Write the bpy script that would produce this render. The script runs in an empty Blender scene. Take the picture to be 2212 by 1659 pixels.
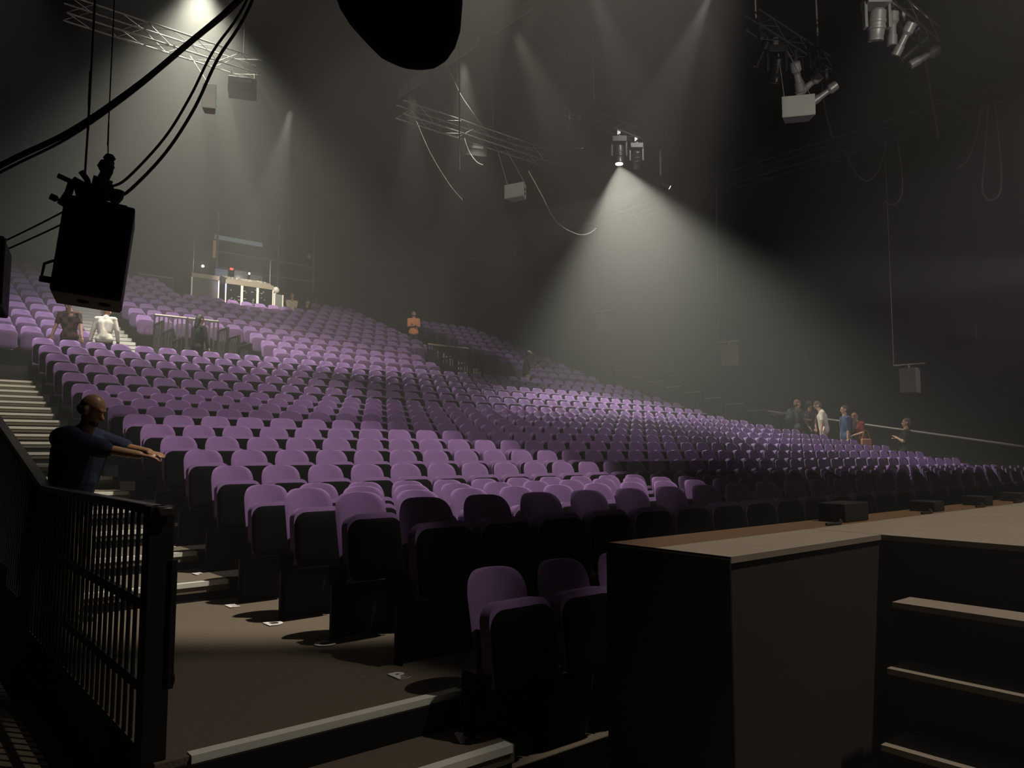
import bpy, bmesh, math, random
import numpy as np
from mathutils import Vector, Matrix, Euler
random.seed(7)
PI = math.pi
sc = bpy.context.scene
C = sc.collection

# ------------------------------------------------------------------ camera, world, exposure
HEAD = math.radians(40.016)      # the camera looks 40 degrees to the right of the aisle direction (+y)
PITCH = math.radians(5.064)
cam = bpy.data.cameras.new('camera')
cam.sensor_width = 36
cam.lens = 1666 / 2212 * 36
cam.clip_start = 0.05
cam.clip_end = 200
camo = bpy.data.objects.new('camera', cam)
C.objects.link(camo)
camo.location = (0, 0, 1.351)
camo.rotation_euler = (PI / 2 + PITCH, 0, -HEAD)
sc.camera = camo
sc.view_settings.view_transform = 'Standard'
sc.view_settings.look = 'None'
sc.view_settings.gamma = 1
sc.view_settings.use_curve_mapping = False
sc.view_settings.exposure = 0.12
cy = sc.cycles
cy.max_bounces = 3
cy.diffuse_bounces = 1
cy.glossy_bounces = 1
cy.transmission_bounces = 1
cy.volume_bounces = 0
cy.transparent_max_bounces = 2
cy.sample_clamp_direct = 6.0
cy.sample_clamp_indirect = 1.5
cy.use_denoising = True
cy.caustics_reflective = False
cy.caustics_refractive = False
# theatre haze fills the closed room
HAZE = 0.0125
w = bpy.data.worlds.new('world')
sc.world = w
w.use_nodes = True
nt = w.node_tree
nt.nodes.clear()
wo = nt.nodes.new('ShaderNodeOutputWorld')
bg = nt.nodes.new('ShaderNodeBackground')
bg.inputs[0].default_value = (0, 0, 0, 1)
bg.inputs[1].default_value = 0
vs = nt.nodes.new('ShaderNodeVolumeScatter')
vs.inputs['Color'].default_value = (0.96, 0.97, 0.93, 1)
vs.inputs['Density'].default_value = HAZE
vs.inputs['Anisotropy'].default_value = 0.42
nt.links.new(bg.outputs[0], wo.inputs['Surface'])
nt.links.new(vs.outputs[0], wo.inputs['Volume'])

IR = Vector((math.cos(HEAD), -math.sin(HEAD), 0))    # to the right of the camera
IF = Vector((math.sin(HEAD), math.cos(HEAD), 0))     # away from the camera


def aim(loc, target):
    d = Vector(target) - Vector(loc)
    return d.to_track_quat('-Z', 'Y').to_euler()


def spot(name, loc, target, power, cone, color=(1, .93, .8), blend=.5, size=.08):
    l = bpy.data.lights.new(name, 'SPOT')
    l.energy = power
    l.color = color
    l.spot_size = math.radians(cone)
    l.spot_blend = blend
    l.shadow_soft_size = size
    o = bpy.data.objects.new(name, l)
    C.objects.link(o)
    o.location = loc
    o.rotation_euler = aim(loc, target)
    return o


WARM = (1, .89, .76)
NEUT = (1, .95, .84)
# lit moving head over the right-hand block: the wide bright cone
spot('spot_moving_head', (17.2, 15.4, 10.04), (17.3, 13.0, 0), 7200, 84, (1, .98, .84), .6, .06)
spot('spot_profile_small', (19.0, 15.95, 9.93), (17.2, 17.3, 8.9), 900, 26, (1, .97, .7), .3, .04)
# house downlights set in the ceiling slots
spot('spot_down_a', (13.3, 21.0, 13.2), (13.3, 20.6, 0), 900, 26, NEUT, .5, .15)
spot('spot_down_b', (13.33, 18.2, 13.2), (14.0, 17.8, 0), 1900, 30, NEUT, .5, .15)
spot('spot_down_c', (13.33, 15.8, 13.2), (17.5, 12.0, 0), 1000, 26, NEUT, .5, .15)
spot('spot_down_d', (13.6, 13.1, 13.3), (17.2, 10.0, 0), 800, 24, (1, .78, .8), .6, .15)
spot('spot_down_e', (15.6, 11.3, 13.3), (17.6, 9.4, 0), 300, 24, (1, .9, .9), .7, .15)
spot('spot_down_left', (5.97, 19.6, 13.3), (6.4, 19.8, 0), 11000, 88, (1, .96, .8), 1.0, .2)
# lamps lighting seat blocks, stage and side beams; added fills are marked
spot('spot_front_near_left', (6.8, 3.4, 12.8), (4.8, 8.45, .5), 7600, 36, WARM, .34, .1)
spot('spot_front_left_upper', (4.0, 8.0, 13.0), (4.6, 16.4, 2.5), 3500, 42, WARM, .45, .1)
spot('spot_front_rear_mid', (10.0, 11.0, 13.0), (10.6, 24.8, 5), 5200, 46, (1, .88, .78), .5, .1)
spot('fill_front_centre', (9.0, 5.0, 13.2), (10.3, 13.2, 1), 1800, 42, (1, .84, .82), .6, .1)  # added fill for the dark centre rows, no visible lamp
spot('fill_orange_man', (11.5, 12.0, 12.8), (17.15, 26.75, 6.7), 5000, 6, WARM, .5, .1)  # added narrow fill that brightens the man in orange
spot('spot_front_rear_left', (0.0, 14.0, 13.0), (2.5, 24.0, 4.5), 2000, 44, (.85, .85, 1), .5, .1)
spot('spot_front_right', (20.5, -2.5, 13.2), (21.6, 12.6, 1.5), 3400, 34, (1, .85, .95), .5, .1)
spot('spot_front_rear_right', (16.5, 11.5, 13.4), (19.5, 21.6, 4.0), 2000, 30, (1, .92, .94), .5, .1)
spot('spot_stage', (6.5, -1.2, 12.0), (6.4, -.9, .9), 3400, 49, WARM, .14, .1)
spot('fill_steps', (5.5, -1.0, 9.5), (1.35, 3.95, 0), 900, 16, WARM, .5, .06)  # added fill that brightens the step nosings
spot('fill_control', (10.2, 23.5, 12.6), (11.2, 29.4, 7.3), 6500, 24, WARM, .5, .1)  # added fill that brings out the case edges at the control position
spot('spot_side_low', (16.6, 1.6, 4.4), (18.3, 13.8, 6.1), 5000, 13, (1, .96, .9), .8, .1)
spot('spot_wall_right', (27.0 - 4, -4.0, 6.5), (23.0, 14.5, 6.0), 900, 34, (1, .96, .9), .8, .2)


spot('fill_rig_right', (9.0, -2.0, 7.5), (15.2, 7.8, 9.7), 2200, 26, NEUT, .6, .1)  # unseen fill added to brighten the upper right trusses and speaker
spot('fill_rig_middle', (11.0, 7.5, 12.5), (14.8, 17.6, 9.8), 1600, 16, NEUT, .6, .1)  # unseen fill added for the middle truss and its speaker


spot('fill_rig_left', (1.5, 9.0, 9.0), (5.6, 17.3, 9.25), 1500, 11, NEUT, .6, .1)  # unseen fill added for the upper left hung speaker


def pt(name, loc, power, color=NEUT, size=.5):
    l = bpy.data.lights.new(name, 'POINT')
    l.energy = power
    l.color = color
    l.shadow_soft_size = size
    o = bpy.data.objects.new(name, l)
    C.objects.link(o)
    o.location = loc
    return o


# ------------------------------------------------------------------ materials
MATS = {}


def mat(name, col, rough=.6, metal=0.0, noise=0.0, scale=8.0, emit=None, es=0.0, spec=.5, sheen=0.0, bump=0.0):
    if name in MATS:
        return MATS[name]
    m = bpy.data.materials.new(name)
    m.use_nodes = True
    t = m.node_tree
    b = t.nodes['Principled BSDF']
    b.inputs['Base Color'].default_value = (*col, 1)
    b.inputs['Roughness'].default_value = rough
    b.inputs['Metallic'].default_value = metal
    b.inputs['Specular IOR Level'].default_value = spec
    if sheen:
        b.inputs['Sheen Weight'].default_value = sheen
        b.inputs['Sheen Roughness'].default_value = .4
        b.inputs['Sheen Tint'].default_value = (*[min(1, c * 2.2) for c in col], 1)
    if noise or bump:
        tc = t.nodes.new('ShaderNodeTexCoord')
        nz = t.nodes.new('ShaderNodeTexNoise')
        nz.inputs['Scale'].default_value = scale
        nz.inputs['Detail'].default_value = 3
        t.links.new(tc.outputs['Object'], nz.inputs['Vector'])
        if noise:
            mx = t.nodes.new('ShaderNodeMixRGB')
            mx.inputs[1].default_value = (*[c * (1 - noise) for c in col], 1)
            mx.inputs[2].default_value = (*[min(1, c * (1 + noise)) for c in col], 1)
            t.links.new(nz.outputs['Fac'], mx.inputs[0])
            t.links.new(mx.outputs[0], b.inputs['Base Color'])
        if bump:
            bp = t.nodes.new('ShaderNodeBump')
            bp.inputs['Strength'].default_value = bump
            bp.inputs['Distance'].default_value = .01
            t.links.new(nz.outputs['Fac'], bp.inputs['Height'])
            t.links.new(bp.outputs[0], b.inputs['Normal'])
    if emit:
        b.inputs['Emission Color'].default_value = (*emit, 1)
        b.inputs['Emission Strength'].default_value = es
    MATS[name] = m
    return m


M_PURPLE = mat('purple_wool', (.225, .135, .305), .95, noise=.12, scale=60, spec=.12, sheen=.22)
M_SHELL = mat('black_plastic', (.003, .003, .0035), .8, spec=.04)  # also the shaded black of the front block seat undersides
M_UNDER_LIT = mat('underside_lit_purple', (.085, .050, .105), .85, noise=.1, scale=40, spec=.04)  # lit copy of the seat underside, the front block wears the shaded black
M_BLACK = mat('black_paint', (.010, .010, .010), .6, spec=.3)
M_STEEL = mat('black_steel', (.022, .021, .020), .42, .6)
M_CHROME = mat('chrome', (.75, .75, .75), .18, 1.0)
M_ALU = mat('aluminium', (.62, .60, .56), .3, 1.0)
M_ALUB = mat('bright_aluminium_edge', (.80, .76, .62), .45, .1)
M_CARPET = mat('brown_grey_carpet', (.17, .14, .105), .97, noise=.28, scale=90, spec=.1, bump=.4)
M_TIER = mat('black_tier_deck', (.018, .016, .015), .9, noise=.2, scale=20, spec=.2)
M_WALL = mat('black_curtain', (.016, .016, .015), .9, noise=.3, scale=2.5, spec=.1)
M_CEIL = mat('black_ceiling', (.012, .012, .012), .95)
M_NOSE = mat('pale_nosing', (.88, .87, .78), .5, noise=.06, scale=30)
M_STAIR = mat('grey_stair_carpet', (.20, .175, .13), .95, noise=.25, scale=60, spec=.1)
M_DECK = mat('pale_stage_ply', (.235, .195, .150), .75, noise=.14, scale=3)
M_OAK = mat('oak_stage_edge', (.13, .068, .028), .6, noise=.3, scale=12)
M_FASC = mat('dark_stage_fascia', (.022, .017, .013), .8, noise=.2, scale=6)
M_WHITE = mat('white_letter', (.85, .83, .78), .7)
M_SPKGREY = mat('pale_grey_cabinet', (.40, .39, .35), .6, noise=.05, scale=20)
M_SPKWALL = mat('grey_brown_grille', (.15, .135, .11), .7, noise=.1, scale=40)
M_RUBBER = mat('black_cable', (.014, .013, .013), .6)
M_CABLEP = mat('pale_cable', (.5, .48, .42), .6)
M_CABLEG = mat('grey_cable', (.22, .21, .19), .6)
M_LENS = mat('lit_lens', (1, 1, 1), .3, emit=(1, .93, .78), es=40)
M_LENS2 = mat('lit_small_lens', (1, 1, 1), .3, emit=(1, .92, .7), es=18)
M_LENSOFF = mat('unlit_lens', (.35, .36, .38), .08, .9)
M_CLOTH = mat('black_bag_fabric', (.009, .009, .009), .95, noise=.3, scale=30, spec=.1)
M_LUMI = mat('pale_lamp_body', (.34, .33, .32), .4, .3)
M_SLOT = mat('lit_slot', (.1, .1, .1), .5, emit=(1, .93, .8), es=1.4)


# ------------------------------------------------------------------ mesh builder
class MB:
    def __init__(s):
        s.v = []
        s.f = []
        s.m = []

    def add(s, vs_, fs, m=0):
        b = len(s.v)
        s.v.extend([tuple(p) for p in vs_])
        for f in fs:
            s.f.append(tuple(i + b for i in f))
            s.m.append(m)
        return s

    def box(s, x0, x1, y0, y1, z0, z1, m=0, M=None):
        p = [(x0, y0, z0), (x1, y0, z0), (x1, y1, z0), (x0, y1, z0), (x0, y0, z1), (x1, y0, z1), (x1, y1, z1), (x0, y1, z1)]
        if M is not None:
            p = [M @ Vector(q) for q in p]
        return s.add(p, [(0, 3, 2, 1), (4, 5, 6, 7), (0, 1, 5, 4), (1, 2, 6, 5), (2, 3, 7, 6), (3, 0, 4, 7)], m)

    def tube(s, pts, r, n=8, m=0, cap=True):
        pts = [Vector(p) for p in pts]
        rs = r if isinstance(r, (list, tuple)) else [r] * len(pts)
        vs_ = []
        t0 = (pts[1] - pts[0]).normalized()
        up = Vector((0, 0, 1)) if abs(t0.z) < .9 else Vector((1, 0, 0))
        nrm = t0.cross(up).normalized()
        for i, p in enumerate(pts):
            t = (pts[min(i + 1, len(pts) - 1)] - pts[max(i - 1, 0)]).normalized()
            nrm = (nrm - t * nrm.dot(t)).normalized()
            bn = t.cross(nrm)
            for k in range(n):
                a = 2 * PI * k / n
                vs_.append(p + (nrm * math.cos(a) + bn * math.sin(a)) * rs[i])
        fs = []
        for i in range(len(pts) - 1):
            for k in range(n):
                fs.append((i * n + k, i * n + (k + 1) % n, (i + 1) * n + (k + 1) % n, (i + 1) * n + k))
        if cap:
            fs.append(tuple(range(n - 1, -1, -1)))
            fs.append(tuple((len(pts) - 1) * n + k for k in range(n)))
        return s.add(vs_, fs, m)

    def lathe(s, prof, n=16, M=None, m=0):
        vs_ = []
        for r, z in prof:
            for k in range(n):
                a = 2 * PI * k / n
                q = Vector((r * math.cos(a), r * math.sin(a), z))
                vs_.append(M @ q if M is not None else q)
        fs = []
        for i in range(len(prof) - 1):
            for k in range(n):
                fs.append((i * n + k, i * n + (k + 1) % n, (i + 1) * n + (k + 1) % n, (i + 1) * n + k))
        fs.append(tuple(range(n - 1, -1, -1)))
        fs.append(tuple((len(prof) - 1) * n + k for k in range(n)))
        return s.add(vs_, fs, m)

    def ell(s, c, r, M=None, m=0, n=14, k=9):
        prof = [(max(1e-4, math.sin(PI * i / k)), -math.cos(PI * i / k)) for i in range(k + 1)]
        T = Matrix.Translation(Vector(c)) @ (M if M is not None else Matrix.Identity(4)) @ Matrix.Diagonal((r[0], r[1], r[2], 1))
        return s.lathe(prof, n, T, m)

    def cone(s, p1, r1, p2, r2, n=12):
        p1 = Vector(p1)
        p2 = Vector(p2)
        d = p2 - p1
        L = max(d.length, 1e-4)
        M = Matrix.Translation(p1) @ d.to_track_quat('Z', 'Y').to_matrix().to_4x4()
        prof = []
        for i in range(5):
            a = PI / 2 * (1 - i / 4)
            prof.append((max(1e-4, r1 * math.cos(a)), -r1 * math.sin(a)))
        for i in range(5):
            a = PI / 2 * i / 4
            prof.append((max(1e-4, r2 * math.cos(a)), L + r2 * math.sin(a)))
        return s.lathe(prof, n, M)

    def mesh(s, name, mats, sharp=35):
        me = bpy.data.meshes.new(name)
        me.from_pydata(s.v, [], s.f)
        for mm in (mats if isinstance(mats, (list, tuple)) else [mats]):
            me.materials.append(mm)
        me.polygons.foreach_set('material_index', s.m)
        me.polygons.foreach_set('use_smooth', [True] * len(s.f))
        me.update()
        if sharp:
            me.set_sharp_from_angle(angle=math.radians(sharp))
        return me

    def build(s, name, mats, parent=None, loc=None, rot=None, sharp=35, bevel=0):
        me = s.mesh(name, mats, sharp)
        o = bpy.data.objects.new(name, me)
        C.objects.link(o)
        if loc is not None:
            o.location = loc
        if rot is not None:
            o.rotation_euler = rot
        if parent is not None:
            o.parent = parent
        if bevel:
            bm = o.modifiers.new('bevel', 'BEVEL')
            bm.width = bevel
            bm.segments = 2
            bm.limit_method = 'ANGLE'
        return o


def tag(o, label=None, cat=None, group=None, kind=None):
    if label:
        o['label'] = label
    if cat:
        o['category'] = cat
    if group:
        o['group'] = group
    if kind:
        o['kind'] = kind
    return o


def empty(name, loc=(0, 0, 0), rz=0, label=None, cat=None, group=None):
    o = bpy.data.objects.new(name, None)
    o.empty_display_size = .1
    C.objects.link(o)
    o.location = loc
    o.rotation_euler = (0, 0, rz)
    return tag(o, label, cat, group)


def structure(name, mb, m, sharp=35, label=None, bevel=0):
    return tag(mb.build(name, m, sharp=sharp, bevel=bevel), label=label, kind='structure')


def copy_tree(o, parent=None):
    c = o.copy()
    C.objects.link(c)
    if parent is not None:
        c.parent = parent
    for ch in [x for x in KIDS.get(o.name, [])]:
        copy_tree(ch, c)
    return c


KIDS = {}


def note_kids(o):
    KIDS[o.name] = list(o.children)
    for ch in o.children:
        note_kids(ch)


# ------------------------------------------------------------------ layout numbers
PITCHV = .9
V0 = 4.365                       # seat line of the row with the letter B


def rowv(n):
    return V0 + PITCHV * n


def level(n):                    # deck level of a front-block row (n=0 is row B)
    if n <= 3:
        return 0.0
    if n <= 12:
        return .1685 * (n - 3)
    return .1685 * 9 + .2672 * (n - 12)


CROSS = 3.12                     # cross aisle level
RV0 = 21.27                      # seat line of the first rear row


def rlevel(k):
    return 3.314 + .335 * k


EDGE = .65                       # deck edge lies this far in front of its seat line
WR, WL, WB, WF = 24.4, -3.2, 34.0, -8.0
CEILZ = 13.6

# ------------------------------------------------------------------ setting
mb = MB().box(WL, WR, WF, 3.66, -.6, -.36)
structure('floor', mb, M_CARPET)
structure('floor.001', MB().box(1.05, WR, 3.66, rowv(4) - EDGE, -.36, 0), M_CARPET)
structure('floor.002', MB().box(WL, 1.0, 3.66, 12, -.62, -.36), M_TIER)
structure('ceiling', MB().box(WL, WR, WF, WB, CEILZ, CEILZ + .2), M_CEIL)
structure('wall_right', MB().box(WR, WR + .2, WF, WB, -1, CEILZ), M_WALL)
structure('wall_back', MB().box(WL, WR, WB, WB + .2, -1, CEILZ), M_WALL)
structure('wall_left', MB().box(WL - .2, WL, WF, WB, -1, CEILZ), M_WALL)
structure('wall_front', MB().box(WL, WR, WF - .2, WF, -1, CEILZ), M_WALL)

# seating decks: black tier boxes, carpeted where the aisles run
for n in range(4, 18):
    y0 = rowv(n) - EDGE
    y1 = rowv(n + 1) - EDGE if n < 17 else rowv(17) + .3
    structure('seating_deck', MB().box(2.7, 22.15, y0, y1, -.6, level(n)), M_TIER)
yC = RV0 - EDGE
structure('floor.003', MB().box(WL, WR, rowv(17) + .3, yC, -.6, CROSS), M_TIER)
VOM1 = (6.2, 8.15)
VOM2 = (15.55, 17.5)
NREAR = 14
for k in range(NREAR):
    y0 = RV0 + PITCHV * k - EDGE
    y1 = y0 + PITCHV
    z = rlevel(k)
    if k >= 9:
        spans = [(WL, 8.6), (13.9, WR)] if k < 13 else [(WL, WR)]
    elif k <= 2:
        spans = [(WL, 4.3), (5.85, VOM1[0]), (9.0, VOM2[0]), (18.6, WR)]
    else:
        spans = [(WL, 4.3), (5.85, 17.5), (18.6, WR)]
    for a, b in spans:
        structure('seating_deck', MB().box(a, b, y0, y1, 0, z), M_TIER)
structure('floor.004', MB().box(8.6, 13.9, RV0 + 9 * PITCHV - EDGE, RV0 + 13 * PITCHV - EDGE, 0, rlevel(9) + .25), M_TIER)
# back faces inside the two vomitories
for a, b in (VOM1, VOM2):
    structure('wall_vomitory', MB().box(a, b, RV0 + 3 * PITCHV - EDGE - .02, RV0 + 3 * PITCHV - EDGE, 1, rlevel(3)), M_BLACK)


# ------------------------------------------------------------------ staircases
M_NOSE2 = mat('grey_white_nosing', (.50, .50, .45), .6)


def staircase(label, u0, u1, steps, strip_mat=M_NOSE, base=-.6, group=None, face=.035, tm=M_STAIR):
    """steps: list of (v_front, v_back, z). One tread block and one pale nosing strip each."""
    t = empty('staircase', ((u0 + u1) / 2, steps[0][0], steps[0][2]), 0, label, 'staircase', group)
    o = Vector(t.location)
    for (va, vb, z) in steps:
        MB().box(u0 - o.x, u1 - o.x, va + .02 - o.y, vb - o.y, base - o.z, z - .09 - o.z).build('riser', M_BLACK, t)
        tr = MB().box(u0 - o.x, u1 - o.x, va - o.y, vb - o.y, z - .09 - o.z, z - o.z).build('tread', tm, t)
        s_ = MB().box(u0 + .02 - o.x, u1 - .02 - o.x, va - .012 - o.y, va + .055 - o.y, z - face - o.z, z + .006 - o.z)
        s_.build('nosing_strip', strip_mat, tr)
    return t


st = []
for n in range(4, 18):
    e = rowv(n) - EDGE
    if n <= 12:
        st.append((e, e + .45 if n < 13 else e + .9, level(n)))
        st[-1] = (e, e + .9 + (.0 if n < 12 else -.45), level(n))
    if n >= 13:
        half = level(n) - .1336
        st.append((e - .45, e, half))
        st.append((e, e + (.45 if n < 17 else .9), level(n)))
st = [(a, b, z) for a, b, z in st]
staircase('carpeted left aisle stairs with pale nosings beside the front seat block', 1.05, 2.7, st)
staircase('two low carpeted steps with white nosings below the letter B', 1.05, 2.72, [(3.22, 3.64, -.18)], tm=M_CARPET)
structure('trim_step', MB().box(1.06, 2.75, 3.63, 3.66, -.36, -.032), M_BLACK)
# nosing of the flat aisle floor edge
tag(MB().box(1.2, 2.69, 3.645, 3.71, -.03, .006).build('nosing_strip', M_NOSE),
    'long white nosing strip on the floor edge beneath the letter B', 'nosing strip')
tag(MB().box(.90, .985, 4.6, 6.3, -.372, -.352).build('edge_strip', M_DECK),
    'pale carpet edge strip at lower left behind the black railing', 'edge strip')
tag(MB().box(-.6, .84, 4.6, 6.25, -.372, -.35).build('carpet_mat', M_CARPET),
    'brown striped carpet mat at lower left beyond the railing', 'mat')


def rear_steps(kmax):
    out = []
    for k in range(0, kmax):
        e = RV0 + PITCHV * k - EDGE
        if k > 0:
            out.append((e - .45, e, rlevel(k) - .1675))
        out.append((e, e + .45, rlevel(k)))
    return out


staircase('upper left aisle stairs with pale nosings behind the two standing people', 4.3, 5.85, rear_steps(13), base=0, strip_mat=M_NOSE2, face=.085)
staircase('short steps with pale nosings right of the left doorway railing', 8.2, 8.98, rear_steps(3), base=0, strip_mat=M_NOSE2, face=.085)
staircase('upper right aisle stairs with pale nosings seen through the right doorway railing', 17.5, 18.6, rear_steps(12), base=0, strip_mat=M_NOSE, face=.085)
staircase('right wall aisle stairs leading up beside the far seats', 22.15, WR - .01, [(rowv(n) - EDGE, rowv(n) + .25, level(n)) for n in range(4, 18)])


# ------------------------------------------------------------------ row letters painted on the floor
def letter(ch, loc, size, label, rz=0.0):
    cu = bpy.data.curves.new('row_letter', 'FONT')
    cu.body = ch
    cu.size = size
    cu.extrude = .002
    cu.offset = size * .035
    cu.align_x = 'CENTER'
    cu.align_y = 'CENTER'
    cu.materials.append(M_WHITE)
    tmp = bpy.data.objects.new('row_letter_src', cu)
    C.objects.link(tmp)
    me = bpy.data.meshes.new_from_object(tmp.evaluated_get(bpy.context.evaluated_depsgraph_get()))
    bpy.data.objects.remove(tmp)
    o = bpy.data.objects.new('row_letter', me)
    C.objects.link(o)
    o.location = loc
    o.rotation_euler = (0, 0, rz)
    tag(o, label, 'letter', 'white row letters on the left aisle floor')


LU = 2.63
for ch, v, z, lab in (('A', 3.46, -.18, 'white letter A on the lowest aisle step'), ('B', 4.11, 0, 'white letter B on the aisle carpet'),
                      ('C', 5.12, 0, 'white letter C on the aisle carpet'), ('D', 5.98, 0, 'white letter D on the aisle carpet'),
                      ('E', 6.89, 0, 'white letter E on the aisle carpet'), ('F', 7.81, .1685, 'white letter F on the aisle step'),
                      ('G', 8.79, .337, 'white letter G on the aisle step')):
    letter(ch, (LU - .06, v, z + .006), .19, lab)


# ------------------------------------------------------------------ theatre seat
def superw(q, e=2.9):
    q = min(1, max(0, q))
    return (1 - q ** e) ** (1 / e)


def back_mesh(nx, nz):
    """upholstered back: rounded top, sides wrapped forward, facing -y"""
    m = MB()
    z0, z1, zc, hw = .42, 1.045, .895, .218
    rows = []
    for j in range(nz + 1):
        t = j / nz
        if t < .5:
            z = z0 + (zc - z0) * t / .5
            w_ = hw * (.93 + .07 * t / .5)
            th = .045
        else:
            a = (t - .5) / .5 * PI / 2
            z = zc + (z1 - zc) * math.sin(a)
            w_ = hw * max(.012, math.cos(a)) ** .45
            th = .045 - .012 * (t - .5)
        rows.append((z, w_, th))
    front, rear = [], []
    for z, w_, th in rows:
        lean = .20 * (z - z0)
        rf, rr = [], []
        for i in range(nx + 1):
            s_ = -1 + 2 * i / nx
            x = w_ * s_
            wrap = -.055 * (x / hw) ** 2
            edge = math.sqrt(max(0, 1 - s_ ** 6))
            hump = .018 * math.sin(PI * min(1, max(0, (z - .42) / .36))) * (1 - s_ * s_)
            rf.append((x, lean + wrap - th * .5 * edge - hump, z))
            rr.append((x, lean + wrap + th * .5 * edge, z))
        front.append(rf)
        rear.append(rr)
    vs_ = [p for r in front for p in r] + [p for r in rear for p in r]
    W_ = nx + 1
    B = W_ * (nz + 1)
    fs = []
    for j in range(nz):
        for i in range(nx):
            a = j * W_ + i
            fs.append((a, a + 1, a + W_ + 1, a + W_))
            fs.append((B + a, B + a + W_, B + a + W_ + 1, B + a + 1))
    for j in range(nz):
        a = j * W_
        fs.append((a, a + W_, B + a + W_, B + a))
        a = j * W_ + nx
        fs.append((a, B + a, B + a + W_, a + W_))
    for i in range(nx):
        fs.append((i, B + i, B + i + 1, i + 1))
        a = nz * W_ + i
        fs.append((a, a + 1, B + a + 1, B + a))
    m.add(vs_, fs)
    return m


def slab(outline, y0, y1, ny_bulge=0.0, m=0, M=None):
    """closed slab from an x-z outline between y0 (front) and y1"""
    b = MB()
    n = len(outline)
    cx = sum(p[0] for p in outline) / n
    cz = sum(p[1] for p in outline) / n
    rings = [(y0 - ny_bulge, .55), (y0 - ny_bulge * .7, .88), (y0, 1.0), (y1, 1.0), (y1 + .006, .93)]
    vs_ = []
    for y, k in rings:
        for x, z in outline:
            p = Vector((cx + (x - cx) * k, y, cz + (z - cz) * k))
            vs_.append(M @ p if M is not None else p)
    fs = []
    for r in range(len(rings) - 1):
        for i in range(n):
            fs.append((r * n + i, r * n + (i + 1) % n, (r + 1) * n + (i + 1) % n, (r + 1) * n + i))
    fs.append(tuple(range(n - 1, -1, -1)))
    fs.append(tuple((len(rings) - 1) * n + i for i in range(n)))
    b.add(vs_, fs, m)
    return b


def seat_outline(hw, z0, z1, r_top=.10, r_bot=.05, k=5):
    pts = []
    for cx, cz, r, a0 in ((hw - r_bot, z0 + r_bot, r_bot, -PI / 2), (hw - r_top, z1 - r_top, r_top, 0), (-hw + r_top, z1 - r_top, r_top, PI / 2), (-hw + r_bot, z0 + r_bot, r_bot, PI)):
        for i in range(k + 1):
            a = a0 + PI / 2 * i / k
            pts.append((cx + r * math.cos(a), cz + r * math.sin(a)))
    return pts


TILT = Matrix.Translation((0, 0, .5)) @ Matrix.Rotation(math.radians(-7), 4, 'X') @ Matrix.Translation((0, 0, -.5))
SEATW = .5256


def make_seat_parts(lo=False):
    k = 3 if lo else 6
    bk = back_mesh(8, 8) if lo else back_mesh(16, 18)
    cu_ = slab(seat_outline(.228, .43, .878, .10, .05, k), -.200, -.115, .008, 0, TILT)
    sh = slab(seat_outline(.222, .40, .838, .095, .08, k), -.225, -.185, .022, 0, TILT)
    legs = []
    for s_ in (-1, 1):
        lg = MB()
        x = s_ * .247
        lg.box(x - .010, x + .010, -.19, .04, .36, .52)
        lg.box(x - .008, x + .008, -.06, .0, .0, .37)
        legs.append(lg)
    hg = MB()
    hg.lathe([(.014, 0), (.014, .018)], 8, Matrix.Translation((.236, -.215, .50)) @ Matrix.Rotation(PI / 2, 4, 'X'))
    pl = MB().box(-SEATW / 2, SEATW / 2, -.02, .012, 0, .38)
    return bk, cu_, sh, legs, hg, pl


bk, cu_, sh, legs, hg, pl = make_seat_parts()
seat0 = empty('theatre_seat', (0, 0, 0), 0, 'x', 'seat')
bk.build('backrest', M_PURPLE, seat0, sharp=60)
so = cu_.build('seat', M_PURPLE, seat0, sharp=60)
sh.build('seat_shell', M_SHELL, so, sharp=60)  # front block underside blackened for shade, rear copies use the lit purple
for lg in legs:
    lg.build('leg', M_SHELL, seat0)
hg.build('hinge', M_CHROME, seat0)
pl.build('kick_panel', M_BLACK, seat0)
bpy.context.view_layer.update()
note_kids(seat0)

ORD = ['first', 'second', 'third', 'fourth', 'fifth', 'sixth', 'seventh', 'eighth', 'ninth', 'tenth', 'eleventh', 'twelfth', 'thirteenth',
       'fourteenth', 'fifteenth', 'sixteenth', 'seventeenth', 'eighteenth', 'nineteenth', 'twentieth']


def ordw(i):
    tens = {2: 'twenty', 3: 'thirty'}
    if i < 20:
        return ORD[i]
    t, r = divmod(i + 1, 10)
    if r == 0:
        return {2: 'twentieth', 3: 'thirtieth', 4: 'fortieth'}[t]
    return tens[t] + '-' + ORD[r - 1]


LETT = 'ABCDEFGHJKLMNOPQRSTUV'
seats = []          # (x, y, z, label, group, distance)
for i in range(9):
    seats.append((2.84 + SEATW * i, rowv(-1), -.36, 'purple theatre seat, very front row below the stage, %s from its left end' % ordw(i), 'front block seats', -1, i))
for n in range(0, 18):
    for i in range(37):
        lab = 'purple tip-up seat, row %s of the front block, %s from the left aisle' % (LETT[n + 1], ordw(i))
        seats.append((2.95 + SEATW * i, rowv(n), level(n), lab, 'front block seats', n, i))
rear = []
for k in range(0, 13):
    y = RV0 + PITCHV * k
    z = rlevel(k)
    for i in range(9):                              # left section
        if k <= 10:
            rear.append((3.98 - SEATW * i, y, z))
    if k <= 2:
        u, ue = 9.12, 14.9
    else:
        u, ue = 6.1, 16.5
    while u < ue:
        if k <= 8 or u > 14.5 or (u < 8.4 and k <= 11):
            if k <= 10 or u < 8.4:
                rear.append((u, y, z))
        u += SEATW
    if k <= 9:
        for i in range(7):
            rear.append(((18.97 if k else 18.9) + SEATW * i, y, z))


def cdepth(x, y):
    return x * math.sin(HEAD) + y * math.cos(HEAD)


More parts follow.
